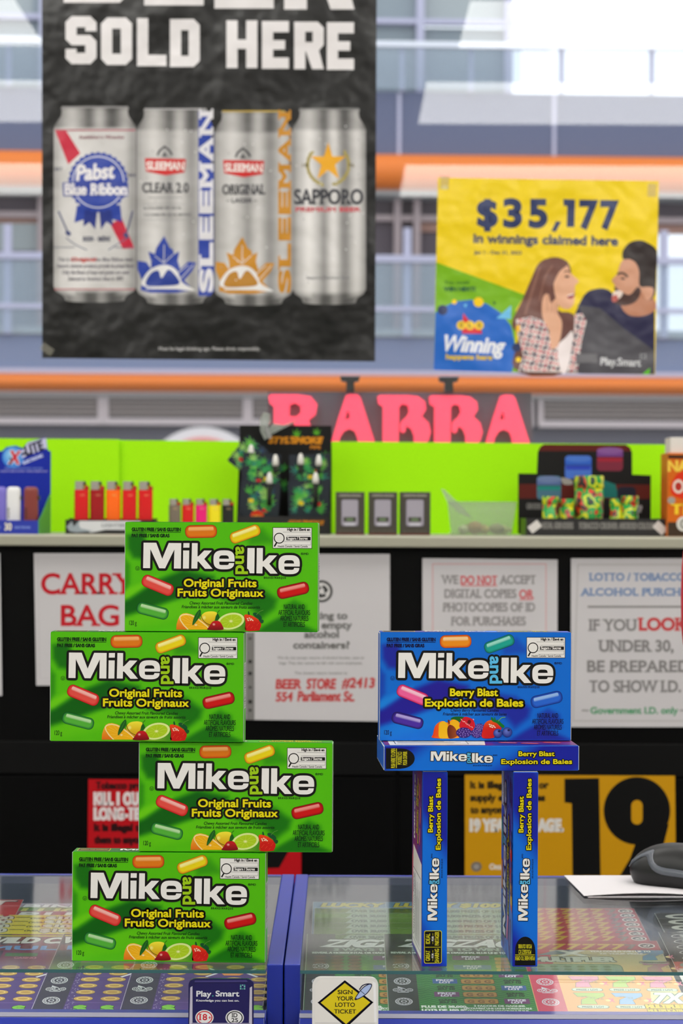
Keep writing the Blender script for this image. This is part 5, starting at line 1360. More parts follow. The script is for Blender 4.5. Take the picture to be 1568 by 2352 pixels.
def n_recycle(a):
    d = (110, 109, 107)
    c = (822, 545); a.ell(*c, 118, 118, (52, 52, 50), 1); a.ell(*c, 92, 92, (216, 214, 212), 2)
    for i in range(3):
        arc = [(c[0] + 50 * math.cos(math.radians(120 * i - 80 + q * 8)), c[1] + 50 * math.sin(math.radians(120 * i - 80 + q * 8))) for q in range(9)]
        a.stroke(arc, 34, (52, 52, 50), 3); u = lambda r, g: (c[0] + r * math.cos(math.radians(120 * i + g)), c[1] + r * math.sin(math.radians(120 * i + g)))
        a.poly([u(20, -18), u(82, -18), u(50, 28)], (52, 52, 50), 3.4)
    for s, x, b, w in (('Looking to', 822, 838, 540), ('return empty', 800, 938, 680), ('alcohol', 822, 1036, 360), ('containers?', 820, 1150, 590)): a.text(s, x, b, 72, w, d, 1, bold=10)
    for s, b, w in (('We do not accept returns of alcohol bottles, cans or', 1262, 920), ('kegs. They also cannot be left with store employees.', 1318, 880), ('The closest return location is:', 1424, 560)): a.text(s, 815, b, 28, w, (140, 138, 138), 1, bold=2)
    r = (196, 66, 66)
    a.text('BEER', 470, 1576, 96, 260, r, 1, bold=13, shear=.08); a.text('STORE', 815, 1576, 100, 300, r, 1, bold=13, shear=.08); a.text('#2413', 1206, 1564, 98, 340, r, 1, bold=13, shear=.12)
    a.text('554', 425, 1708, 92, 170, r, 1, bold=12, shear=.1); a.text('Parliament', 795, 1706, 100, 450, r, 1, bold=12, shear=.1); a.text('St.', 1110, 1708, 100, 110, r, 1, bold=12, shear=.1)
    a.rect(22, 980, 112, 1905, (126, 124, 122), 1)
    for y, r_ in ((1045, 14), (1290, 20), (1415, 20), (1562, 14), (1715, 22), (1805, 15)): a.ell(66, y, r_, r_, (40, 40, 38), 2)
notice('paper_notice', 'white paper notice with recycling symbol and red handwriting between the green and blue boxes', 'notice', 560, 1240, 4.612, [(10, 148), (1545, 150), (1548, 1925), (15, 1905)], W_, n_recycle)
def n_id(a):
    a.stroke([(530, 100), (1000, 100), (1000, 820), (530, 820)], 4, (214, 160, 164), 1, True)
    d, r = (146, 142, 142), (206, 96, 100)
    for s, x, b, w, c in (('WE', 602, 182, 66, d), ('DO NOT', 722, 184, 150, r), ('ACCEPT', 884, 182, 146, d), ('DIGITAL COPIES', 728, 240, 296, d), ('OR', 918, 242, 56, r), ('PHOTOCOPIES OF ID', 764, 296, 378, d), ('FOR PURCHASES', 762, 354, 306, d), ('OF AGE RESTRICTED', 762, 414, 370, d), ('PRODUCTS', 762, 474, 220, d)):
        a.text(s, x, b, 34, w, c, 2, bold=3.4, serif=True)
    a.rect(648, 188, 797, 192, r, 2); a.rect(890, 246, 946, 250, r, 2)
notice('paper_notice', 'white paper notice with thin pink border behind the upper blue box', 'notice', 700, 1240, 1.8065, [(487, 76), (1048, 82), (1046, 860), (487, 860)], W_, n_id)
def n_look(a):
    bl_, d, r, g_ = (112, 138, 180), (134, 131, 131), (200, 70, 72), (84, 154, 110)
    a.stroke([(205, 150), (1960, 150), (1960, 2160), (145, 2160)], 20, (190, 187, 187), 1, True)
    a.text('LOTTO / TOBACCO /', 1010, 355, 92, 1300, bl_, 2, bold=10, serif=True); a.text('ALCOHOL PURCHASES', 1050, 548, 92, 1600, bl_, 2, bold=10, serif=True)
    a.rect(330, 680, 1850, 706, (140, 137, 137), 2)
    a.text('IF YOU', 655, 998, 140, 590, d, 2, bold=12, serif=True); a.text('LOOK', 1300, 992, 150, 600, r, 2, bold=20, serif=True)
    a.text('UNDER 30,', 958, 1266, 140, 945, d, 2, bold=14, serif=True); a.text('BE PREPARED', 985, 1528, 140, 1310, d, 2, bold=14, serif=True); a.text('TO SHOW I.D.', 940, 1786, 140, 1170, d, 2, bold=14, serif=True)
    a.text('Government I.D. only', 930, 2066, 80, 1120, g_, 2, bold=10); a.text('~', 300, 2050, 60, 80, d, 2, bold=10); a.text('~', 1560, 2050, 60, 80, d, 2, bold=10)
notice('paper_notice', 'white paper notice about showing identification next to the hanging red bag', 'notice', 1290, 1270, 5.6, [(118, 70), (2050, 70), (2050, 2240), (112, 2240)], W_, n_look)
def n_red(a):
    b, w = (44, 6, 10), (234, 222, 222)
    for s, x, base, h, wd, c, bo in (('Tobacco products', 90, 152, 44, 440, b, 8), ('KILL 1 OUT OF 2', 80, 260, 78, 500, w, 15), ('LONG-TERM USERS.', 80, 360, 74, 640, w, 15), ('It is illegal to sell', 80, 438, 46, 440, b, 9), ('them to anyone', 80, 522, 46, 350, b, 9)):
        a.text(s, x, base, h, wd, c, 2, 'l', bold=bo)
    a.poly([(880, 110), (1460, 110), (1400, 575), (1335, 690), (1100, 700), (880, 690)], (4, 3, 3), 1)
notice('tobacco_notice', 'red warning notice with white capitals low on the black cabinet behind green boxes', 'notice', 190, 1760, 2.9585, [(38, 88), (1484, 96), (1484, 860), (30, 860)], (190, 8, 22), n_red, INK_BOARD)
def n_19(a):
    b, w = (40, 30, 6), (226, 222, 216)
    for s, base, h, wd, c, bo in (('It is illegal to sell or', 152, 46, 540, b, 8), ('supply e-cigarettes', 240, 46, 515, b, 8), ('to anyone under', 325, 46, 420, b, 8), ('19 YEARS OF AGE.', 448, 76, 640, w, 16)):
        a.text(s, 92, base, h, wd, c, 2, 'l', bold=bo)
    k_ = (3, 3, 3)
    a.poly([(744, 86), (985, 82), (996, 760), (800, 760), (794, 258), (744, 252)], k_, 1)
    a.poly(ellp(1248, 310, 232, 236, 0, 48), k_, 1, [rr(1248, 320, 78, 170, 39)]); a.poly([(1250, 500), (1470, 400), (1420, 600), (1320, 760), (1130, 760), (1200, 640)], k_, 1.4)
    a.ell(132, 698, 37, 34, (120, 112, 104), 2); a.ell(132, 698, 20, 18, (160, 154, 148), 3); a.text('Ontario', 300, 716, 36, 150, w, 2, bold=5)
notice('age_notice', 'yellow notice with huge black number low on the black cabinet behind the mouse', 'notice', 1050, 1760, 3.027, [(52, 60), (1512, 66), (1520, 800), (52, 800)], (206, 150, 4), n_19, INK_BOARD)
# ---------------------------------------------------------------- goods on the shelf
def on_shelf(name, label, cat, px, Y, group=None, rz=0.):
    return thing(name, label, cat, (W(px, 1230, Y).x, Y, ST), math.radians(rz), group)
def lx(r, px, Y, py=1200): return W(px, py, Y).x - r.location.x
def lz(r, px, py, Y): return W(px, py, Y).z - r.location.z
M_STEEL = mat('lighter_hood', (190, 186, 178), .3, metal=.8)
M_WHEEL = mat('spark_wheel', (60, 58, 56), .4, metal=.6)
_pm = {}
def plastic(c):
    if c not in _pm: _pm[c] = mat('plastic_%s' % _cn[c], c, .3, .5)
    return _pm[c]
_cn = {(214, 14, 18): 'red', (158, 4, 12): 'dark_red', (255, 106, 4): 'orange', (120, 110, 96): 'grey', (232, 14, 120): 'pink', (236, 220, 20): 'yellow', (24, 24, 24): 'black',
       (120, 110, 200): 'lavender', (226, 226, 228): 'white', (130, 56, 50): 'brown'}
def lighter(px, py_top, Y, w, h, z0, c, label, group, fork=(170, 20, 24), tilt=0.):
    r = thing('lighter', label, 'lighter', (W(px, py_top, Y).x, Y, z0), 0, group)
    d = w * .52
    mb = MB(); mb.prism(rr(0, 0, w, d, d * .48, 0, 4), 0, h * .80); mb.build('fuel_body', plastic(c), r, .0006)
    mb = MB(); mb.prism(rr(-w * .14, 0, w * .62, d * .82, d * .38, 0, 4), h * .80, h * .97); mb.build('metal_hood', M_STEEL, r, .0005)
    MB().lathe([(w * .15, -d * .22), (w * .15, d * .22)], 14, frame=lambda a, b, q: (w * .16 + a, q, h * .93 + b)).build('spark_wheel', M_WHEEL, r)
    MB().prism([(w * .2, h * .80), (w * .47, h * .80), (w * .5, h * .86), (w * .26, h * .90)], -d * .25, d * .25, frame=lambda a, b, q: (a, q, b)).build('thumb_fork', _fork(fork), r, .0004)
    a = Art(0, 0, .001); a.text('BIC', 0, 0, 2.6, 7, mix(c, (255, 220, 160), .5), 1, bold=.5)
    a.build('maker_mark', INK_PLASTIC, r, frame((w * .1, -d / 2 - .0002, h * .68), PX, PZ))
    return r
_fk = {}
def _fork(c):
    if c not in _fk: _fk[c] = mat('fork_plastic', c, .35)
    return _fk[c]
# blue lighter display
Y0, Y1 = 3.66, 3.80
dl = on_shelf('lighter_display', 'blue card lighter display with white lettered header at the frame edge', 'display box', 20, Y0)
M_BLUECARD = mat('blue_card', (20, 44, 160), .5)
M_GCARD = mat('green_card_side', (70, 150, 60), .5)
xa, xb = lx(dl, -95, Y0), lx(dl, 88, Y0)
MB().box(xa, xb, .001, Y1 - Y0, 0, .004).build('tray_base', M_BLUECARD, dl)
a = Art(0, 1000, Y0 / F / 4.126)
zt = lz(dl, 40, 1195, Y0)
MB().box(xa, xb, 0, .0015, 0, zt).build('tray_lip', M_BLUECARD, dl)
s = 1 / (Y0 / F / 4.126)
a = Art(20 * 4.126, 0, Y0 / F / 4.126); ho = zt * s
a.text('30', 76, -ho * .28, ho * .5, 64, (226, 220, 200), 2, bold=5); a.text('ELECTRONIC', 215, -ho * .4, 20, 150, (120, 140, 220), 2, bold=3); a.text('LIGHTERS', -60, -ho * .4, 20, 130, (120, 140, 220), 2, bold=3)
a.build('tray_print', INK_BOARD, dl, frame((0, -.0003, 0), PX, PZ))
for x in (xa, xb):
    MB().prism([(0, 0), (Y1 - Y0, 0), (Y1 - Y0, lz(dl, 100, 1135, Y1)), (.02, zt * 1.2), (0, zt)], 0, .0015, frame=lambda u, v, c: (x + c, u, v)).build('side_wall', M_GCARD, dl)
a = Art(0, 1000, Y1 / F / 4.126, dz=1e-4)
bY = 1000 + (ZC - ST) * F / Y1  # not used for drawing, the sheet simply reaches the shelf
a2 = lambda x, y: (x, 1000 + y)
base_y = 1000 + (1235 - 1000) * 4.126
a.sheet([a2(-400, 150), a2(20, 150), a2(60, 110), a2(150, 95), a2(215, 120), a2(265, 62), a2(436, 18), a2(452, 140), a2(482, 150), (482, 1922), (-400, 1912)], .0015, (18, 40, 156))
a.tf = lambda p: (p[0], p[1] + 1000)
a.fan(ellp(125, 205, 104, 104, 0, 36), (95, 170), (150, 210, 240), (40, 120, 214), 1)
a.text('X', 132, 268, 118, 96, (200, 30, 50), 3, bold=14, shear=.15, out=[(10, (230, 226, 236))]); a.poly([(88, 200), (120, 230), (100, 280), (80, 280), (104, 240)], (30, 26, 40), 5)
a.poly([(205, 150), (265, 68), (436, 22), (446, 120), (206, 216)], (196, 196, 226), 2)
a.text('-LITE', 318, 168, 88, 208, (40, 40, 60), 4, bold=12, rot=-21, shear=.1); a.text('ELECTRONIC', 318, 236, 26, 200, (196, 204, 240), 4, bold=5, rot=-22)
a.text('REFILLABLE ELECTRONIC LIGHTERS', 225, 318, 14, 360, (110, 130, 210), 3, bold=2); a.text('ADJUSTABLE FLAME  CHILD RESISTANT', 228, 346, 14, 450, (150, 150, 216), 3, bold=2)
a.tf = None
o = a.build('header_card', INK_BOARD, dl); o.matrix_local = frame(W(0, 1000, Y1) - Vector(dl.location) , PX, PZ)
for px, c, lb in ((-1, (120, 110, 200), 'lavender lighter in the blue display, cut by the frame edge'), (31, (226, 226, 228), 'white lighter in the blue display'), (71, (130, 56, 50), 'brown lighter at the end of the blue display')):
    Y = 3.69; r = thing('lighter', lb, 'lighter', (W(px, 1200, Y).x, Y, ST + .0042), 0, 'lighters in the blue display'); h = lz(r, px, 1118, Y); w = 33 * Y / F
    prof = [(1, 0), (1, h * .82), (.97, h * .92), (.84, h * .98), (.5, h)]
    mb = MB(); loops = [rr(0, 0, w * q, w * .55 * q, w * .26 * q, 0, 4) for q, _ in prof]; n = len(loops[0]); vs = [(x, y, z) for l, (_, z) in zip(loops, prof) for x, y in l]
    mb.add(vs, [(j * n + i, j * n + (i + 1) % n, (j + 1) * n + (i + 1) % n, (j + 1) * n + i) for j in range(len(prof) - 1) for i in range(n)] + [tuple(range(n - 1, -1, -1)), tuple((len(prof) - 1) * n + i for i in range(n))], 0, False)
    mb.build('fuel_body', plastic(c), r); MB().box(w * .4, w * .62, -w * .12, w * .12, h * .70, h * .80).build('trigger', plastic((24, 24, 24)), r, .0005)
    a = Art(0, 0, .001); a.text('X-LITE', 0, 0, 3, 18, mix(c, (20, 20, 20), .6), 1, bold=.5, rot=-90); a.build('maker_mark', INK_PLASTIC, r, frame((-w * .25, -w * .276, h * .4), PX, PZ))
    MB().box(w * .3, w * .44, w * .3, w * .42, 0, h * .95).build('gas_valve', plastic((24, 24, 24)), r)
# black tray of five lighters
Yt = 3.71
tr = on_shelf('lighter_tray', 'black lighter tray with white label standing by the blue lighter display', 'tray', 255, Yt)
xa, xb = lx(tr, 150, Yt), lx(tr, 356, Yt); zt = lz(tr, 255, 1194, Yt)
M_BT = mat('black_tray', (20, 20, 22), .4)
mb = MB().box(xa, xb, 0, .05, 0, .006).box(xa, xb, 0, .002, .006, zt).box(xa, xb, .048, .05, .006, zt * 1.1).box(xa, xa + .002, .002, .048, .006, zt).box(xb - .002, xb, .002, .048, .006, zt)
mb.build('tray_body', M_BT, tr)
s = Yt / F / 4.126; a = Art(255 * 4.126, 0, s, dz=1e-4); hz = zt / s; X = lambda x: x
a.poly([(750, -hz * .92), (1330, -hz * .92), (1330, -hz * .3), (1000, -hz * .3), (900, -hz * .14), (860, -hz * .1), (740, -hz * .4)], (206, 208, 212), 1)
a.poly([(630, -hz * .5), (680, -hz * .9), (700, -hz * .5), (740, -hz * .88), (760, -hz * .4), (890, -hz * .2), (720, -hz * .1), (660, -hz * .18)], (150, 160, 168), 2)
a.text('LIGHTERS', 1090, -hz * .5, 30, 250, (150, 154, 160), 3, bold=5)
a.build('tray_label', INK_BOARD, tr, frame((0, -.0003, 0), PX, PZ))
for px, c, lb in ((187, (214, 14, 18), 'red lighter at the end of the black tray nearest the blue display'), (223, (158, 4, 12), 'dark red lighter second in the black tray'), (260, (255, 106, 4), 'orange lighter in the middle of the black tray'),
                  (297, (214, 14, 18), 'red lighter directly beside the orange one in the black tray'), (334, (214, 14, 18), 'red lighter at the end of the black tray farthest from the blue display')):
    lighter(px, 1200, 3.735, .0246, .086, ST + .0062, c, lb, 'lighters in the black tray')
for px, c, nm in ((401, (120, 110, 96), 'grey'), (431, (214, 14, 18), 'small red'), (462, (232, 14, 120), 'pink'), (493, (236, 220, 20), 'yellow'), (523, (24, 24, 24), 'black')):
    lighter(px, 1200, 3.78, .0205, .062, ST + .0002, c, '%s mini lighter standing on the shelf beside the leaf pattern display' % nm, 'mini lighters on the shelf')
# leaf pattern display
def leaf(a, cx, cy, r, rot, c, L):
    pts = []
    for i, (g, l) in enumerate(((-115, .45), (-78, .7), (-40, .9), (0, 1.), (40, .9), (78, .7), (115, .45))):
        t0 = math.radians(rot + g - 13); t = math.radians(rot + g); t1 = math.radians(rot + g + 13)
        pts += [(cx + .42 * l * r * math.sin(t0), cy - .42 * l * r * math.cos(t0)), (cx + l * r * math.sin(t), cy - l * r * math.cos(t)), (cx + .42 * l * r * math.sin(t1), cy - .42 * l * r * math.cos(t1)),
                (cx + .16 * r * math.sin(t1 + .12), cy - .16 * r * math.cos(t1 + .12))]
    pts.append((cx, cy + .12 * r)); a.poly(pts, c, L)
k = 3.92
def zz(x, y): return (380 + x / k, 940 + y / k)
YL = 3.87
ld = on_shelf('leaf_display', 'black display stand with orange lettering and green leaf pictures', 'display stand', 656, YL)
a = Art(0, 0, YL / F / k, dz=1e-4)
a.sheet([(670, 140), (1495, 142), (1495, 1120), (640, 1120), (660, 560)], .002, (16, 16, 15))
leaf(a, 1180, 230, 70, 5, (90, 170, 40), 2); leaf(a, 1358, 215, 64, 10, (90, 170, 40), 2)
a.text("STYL'SMOKE", 1165, 300, 52, 470, (214, 138, 24), 3, bold=12, shear=.3); a.text('PIPE', 1350, 350, 26, 90, (190, 120, 24), 3, bold=5)
for i in range(22):
    rn = random.Random(i + 50); leaf(a, rn.uniform(700, 1460), rn.uniform(400, 900), rn.uniform(50, 80), rn.uniform(-90, 90), rn.choice(((40, 110, 60), (60, 140, 50), (30, 90, 80))), 2 + .03 * i)
o = a.build('back_card', INK_BOARD, ld); o.matrix_local = frame(W(380, 940, YL) - Vector(ld.location), PX, PZ)
Yf = 3.79
zt = lz(ld, 656, 1186, Yf)
xa, xb = lx(ld, 545, Yf), lx(ld, 758, Yf)
MB().box(xa, xb, Yf - YL, -.002, 0, .004).box(xa, xb, Yf - YL, Yf - YL + .002, .004, zt).box(xa, xa + .002, Yf - YL + .002, -.002, .004, zt * 1.3).box(xb - .002, xb, Yf - YL + .002, -.002, .004, zt * 1.3).build('tray', M_BT, ld)
a = Art(656 * k, 0, Yf / F / k, dz=1e-4); hz = zt / (Yf / F / k); cx = (380 + 1270 / k) * k
a.text("STYL'SMOKE", cx, -hz * .55, 34, 310, (190, 120, 24), 1, bold=8, shear=.3); a.text('GLASS', cx + 40, -hz * .2, 22, 160, (190, 120, 24), 1, bold=5); leaf(a, (380 + 730 / k) * k, -hz * .35, 50, 0, (40, 120, 40), 1)
a.build('tray_print', INK_BOARD, ld, frame((0, Yf - YL - .0003, 0), PX, PZ))
M_TIP = mat('glass_tip', (214, 212, 206), .25)
M_TUBE = mat('dark_tube', (40, 44, 42), .25)
def pouch(cx, cy, w, h, rot, Y, tips, label, sticker=None, seed=1):
    r = thing('leaf_pouch', label, 'pouch', tuple(W(*zz(cx, cy), Y)), 0, 'leaf pattern pouches in the black display')
    rn = random.Random(seed); a = Art(0, 0, Y / F / k, dz=6e-5)
    q = rr(0, 0, w, h, 16, rot); a.sheet(q, .006, (34, 40, 50))
    c, sn = math.cos(math.radians(rot)), math.sin(math.radians(rot))
    for i in range(30):
        u, v = rn.uniform(-.33, .33) * w, rn.uniform(-.36, .36) * h; leaf(a, u * c - v * sn, u * sn + v * c, rn.uniform(54, 84), rn.uniform(-120, 120), rn.choice(((50, 150, 80), (100, 180, 70), (40, 120, 104), (70, 160, 56), (140, 190, 96), (44, 66, 96))), 1 + .02 * i)
    for i in range(3):
        u, v = rn.uniform(-.25, .25) * w, rn.uniform(-.1, .3) * h; x, y = u * c - v * sn, u * sn + v * c
        a.poly(rr(x, y, 46, 34, 4, rot + rn.uniform(-20, 20)), ((196, 30, 40), (214, 190, 30), (40, 130, 60))[i], 2 + .1 * i)
    if sticker: a.ell(sticker[0], sticker[1], 62, 60, (226, 70, 16), 3); a.ell(sticker[0], sticker[1], 54, 52, (206, 44, 14), 4); a.text('NEW', sticker[0], sticker[1] + 16, 32, 80, (240, 170, 60), 5, bold=5)
    o = a.build('pouch_sheet', INK_PLASTIC, r, frame((0, 0, 0), PX, PZ))
    s = Y / F / k
    for tx, ty, ln in tips:
        p = lambda z: ((tx - cx) * s, -.004, -(ty - cy) * s + z)
        MB().lathe([(.002, 0), (.0045, -.006), (.0052, -.016), (.004, -.022), (.004, -ln * s)], 14, c=p(.014)).build('pipe_stem', M_TUBE, r)
        MB().lathe([(.0054, -.016), (.0058, -.010), (.0046, -.002), (.0022, .004)], 14, c=p(.014)).build('glass_tip', M_TIP, r)
    return r
pouch(745, 420, 250, 300, 38, 3.835, [(770, 410, 90)], 'leaf pattern pouch sticking out sideways from the black display', None, 3)
pouch(860, 560, 340, 330, 3, 3.825, [(990, 500, 150)], 'leaf pattern pouch high in the display beside the sideways one', None, 4)
pouch(1300, 570, 370, 330, -2, 3.825, [(1216, 490, 150), (1378, 500, 150)], 'leaf pattern pouch with two white tips high beside the lettering', None, 5)
pouch(845, 830, 360, 350, 4, 3.812, [(935, 660, 280)], 'leaf pattern pouch with round orange sticker low in the display', (-20, 140), 6)
pouch(1290, 810, 370, 340, -2, 3.812, [(1350, 660, 290)], 'leaf pattern pouch with one tall white tip beside the grey boxes', None, 7)
r = thing('plastic_bag', 'small clear plastic bag clipped on top of the leaf pattern display', 'bag', tuple(W(*zz(905, 240), 3.85)))
M_FILM = glassmat('clear_film', (.86, .88, .86), 1.45, .12, 2.0, (196, 204, 196), .3)
mb = MB(); s = 3.85 / F / k
for pts in ([(-60, -140), (-20, -205), (30, -195), (40, -130), (10, -60), (70, -110), (160, -100), (250, -130), (200, -90), (60, -20), (-10, 30), (-50, -40)],):
    mb.prism([(x * s, -y * s) for x, y in pts], -.004, .004, frame=lambda p, q, c: (p, c, q))
mb.build('film', M_FILM, r, .001); MB().prism([(x * s, -y * s) for x, y in rr(18, -30, 36, 110, 10, -20)], -.006, .006, frame=lambda p, q, c: (p, c, q)).build('clip', mat('steel_clip', (170, 172, 172), .3, metal=.7), r, .001)

# three grey cartons
M_GB = mat('grey_carton', (66, 63, 56), .5)
for px0, px1, lb in ((770, 837, 'grey device carton nearest the leaf pattern display'), (846, 912, 'grey device carton in the middle of three'), (918, 988, 'grey device carton nearest the clear plastic tub')):
    Y = 3.74; r = on_shelf('device_carton', lb, 'carton', (px0 + px1) / 2, Y, 'grey device cartons')
    w = (px1 - px0) * Y / F / 2; h = lz(r, (px0 + px1) / 2, 1130, Y)
    MB().box(-w, w, 0, .035, 0, h).build('carton_body', M_GB, r, .0008)
    s = 2 * w / 235; a = Art(0, 0, s, h / 350); a.rect(-115, -348, 115, -2, (68, 65, 58), .2)
    a.rect(-100, -330, 96, -312, (104, 102, 94), 1); a.text('DIGITAL SCALE', 0, -314, 16, 160, (150, 148, 140), 2, bold=2)
    a.poly(rr(-2, -180, 140, 220, 18), (110, 106, 120), 1); a.poly(rr(-2, -182, 128, 206, 12), (156, 151, 164), 2)
    a.rect(-54, -146, 48, -106, (70, 68, 66), 3); a.rect(-30, -138, 24, -112, (96, 116, 84), 4); a.rect(-46, -96, 40, -76, (190, 188, 200), 3)
    a.rect(-114, -12, 114, -3, (104, 36, 26), 1); a.text('pocket', 0, -24, 18, 180, (92, 84, 76), 2, bold=1)
    a.build('front_print', INK_BOARD, r, frame((0, -.0002, 0), PX, PZ))
# clear tub with small things
tb = on_shelf('plastic_tub', 'clear plastic tub with loose flap between grey cartons and grinder display', 'tub', 1106, 3.74)
Y = 3.74; x0, x1, X0, X1 = (lx(tb, p, Y) for p in (1036, 1174, 1026, 1186)); zt = lz(tb, 1106, 1152, Y)
M_TUB = glassmat('clear_plastic', (.86, .9, .84), 1.45, .08, 1.6, (214, 220, 204), .14)
def shellbox(b0, b1, t0, t1, y0, y1, zt, th):
    o = [(b0, y0, 0), (b1, y0, 0), (b1, y1, 0), (b0, y1, 0), (t0, y0 - .006, zt), (t1, y0 - .006, zt), (t1, y1 + .006, zt), (t0, y1 + .006, zt)]
    i = [(x + (th if q in (0, 3, 4, 7) else -th), y + (th if q in (0, 1, 4, 5) else -th), z + (th if q < 4 else 0)) for q, (x, y, z) in enumerate(o)]
    return MB().add(o + i, [(0, 3, 2, 1), (0, 1, 5, 4), (1, 2, 6, 5), (2, 3, 7, 6), (3, 0, 4, 7), (8, 9, 10, 11), (8, 12, 13, 9), (9, 13, 14, 10), (10, 14, 15, 11), (11, 15, 12, 8), (4, 5, 13, 12), (5, 6, 14, 13), (6, 7, 15, 14), (7, 4, 12, 15)])
shellbox(x0, x1, X0, X1, 0, .07, zt, .0012).build('tub_wall', M_TUB, tb)
MB().prism([(X0, zt), (X0 - .010, zt + .022), (X0 - .004, zt + .020), (X0 + .03, zt - .012), (X0 + .045, zt - .03), (X0 + .02, zt - .02)], .006, .008, frame=lambda p, q, c: (p, c, q)).build('flap', M_FILM, tb)
for i, (px, py, rr_, c, nm, lb) in enumerate(((1090, 1205, .014, (150, 110, 60), 'wrapped_candy', 'brown wrapped candy in the clear tub'), (1112, 1218, .010, (176, 160, 90), 'wrapped_candy', 'yellowish wrapped candy in the clear tub'),
                                      (1140, 1208, .012, (130, 128, 92), 'wrapped_candy', 'olive wrapped candy in the clear tub'), (1156, 1220, .010, (180, 190, 120), 'wrapped_candy', 'pale green wrapped candy in the clear tub'), (1064, 1220, .010, (190, 196, 160), 'wrapped_candy', 'whitish wrapped candy in the clear tub'))):
    r = thing(nm, lb, 'candy', (W(px, 1200, 3.775).x, 3.772 + .006 * (i % 2), ST + .0016 + rr_ * .8), i * 1.1, 'wrapped candies in the clear tub')
    m = mat('wrapper', c, .35)
    MB().lathe([(.2 * rr_, -.8 * rr_), (.8 * rr_, -.55 * rr_), (rr_, 0), (.8 * rr_, .55 * rr_), (.2 * rr_, .8 * rr_)], 12).build('candy_body', m, r)
    for sgn in (-1, 1): MB().lathe([(.15 * rr_, 0), (.3 * rr_, .25 * rr_), (.5 * rr_, .6 * rr_)], 8, frame=lambda p, q, z: (sgn * (.8 * rr_ + z * .6), p, q)).build('wrapper_twist', m, r)
# grinder display
k = 3.94; Yh, Yf = 3.85, 3.72
gd_ = on_shelf('grinder_display', 'black stepped display box with printed coloured jars', 'display box', 1365, Yf)
a = Art(0, 0, Yh / F / k, dz=1e-4)
bk = (17, 16, 16)
ytop = lambda x: 0
out = [(80, 345), (248, 345), (256, 150), (275, 105), (312, 80), (1050, 80), (1090, 105), (1108, 150), (1110, 350), (1280, 356), (1280, 893), (80, 886)]
a.sheet(out, .002, bk)
dr = (86, 24, 16)
a.poly([(290, 92), (312, 82), (1050, 82), (1084, 104), (1100, 140), (262, 140)], dr, 1); a.rect(84, 440, 1276, 570, dr, 1)
def jar(cx, y0, y1, w, lid, mid, low):
    a.poly(rr(cx, (y0 + y1) / 2, w, y1 - y0, 34), low, 2); a.rect(cx - w / 2, y0 + 30, cx + w / 2, y0 + 84, lid, 3); a.ell(cx, y0 + 30, w / 2, 30, mix(lid, (255, 255, 255), .12), 4)
    a.rect(cx - w / 2 + 8, y0 + 92, cx + w / 2 - 8, y0 + 128, mid, 3); a.rect(cx - w / 2, y0 + 84, cx + w / 2, y0 + 92, mix(low, (0, 0, 0), .4), 3.5)
jar(622, 180, 390, 240, (44, 92, 190), (40, 64, 180), (70, 110, 200)); jar(908, 105, 318, 236, (110, 60, 130), (150, 30, 50), (120, 40, 60)); jar(358, 365, 580, 220, (84, 104, 150), (30, 130, 120), (70, 110, 130))
a.poly([(850, 400), (960, 440), (990, 560), (850, 560)], (24, 110, 104), 2); a.poly(rr(1060, 520, 170, 120, 40), (26, 28, 44), 2.2); a.poly(spl([(470, 380), (560, 400), (570, 440), (490, 440)], 3), (150, 146, 140), 2)
a.text('GRINDERS', 222, 665, 50, 130, (110, 108, 106), 2, bold=6); a.text('POP', 1170, 690, 60, 60, (150, 146, 148), 2, bold=6)
o = a.build('header_card', INK_BOARD, gd_); o.matrix_local = frame(W(1170, 1000, Yh) - Vector(gd_.location), PX, PZ)
zt = lz(gd_, 1370, 1191, Yf); xa, xb = lx(gd_, 1208, Yf), lx(gd_, 1536, Yf)
dy = Yh - Yf
MB().box(xa, xb, 0, dy - .003, 0, .004).box(xa, xb, 0, .003, .004, zt).box(xa, xa + .003, .003, dy - .003, .004, zt).box(xb - .003, xb, .003, dy - .003, .004, zt).build('tray', M_BT, gd_)
s = Yf / F / k; hz = zt / s; a = Art(1365 * k, 0, s, dz=1e-4); X = lambda v: (1170 + v / k) * k
for t, x, w in (('METAL GRINDERS', 428, 290), ('TOBACCO CRUSHER', 800, 350), ('ASSORTED COLOURS', 1150, 320)): a.text(t, X(x), -hz * .42, 54, w, (120, 118, 116), 2, bold=8)
a.poly(rr(X(226), -hz * .52, 110, 74, 6, -38), (206, 202, 200), 3); a.poly(rr(X(1360), -hz * .48, 116, 78, 6, 42), (206, 202, 200), 3)
a.build('tray_print', INK_BOARD, gd_, frame((0, -.0003, 0), PX, PZ))
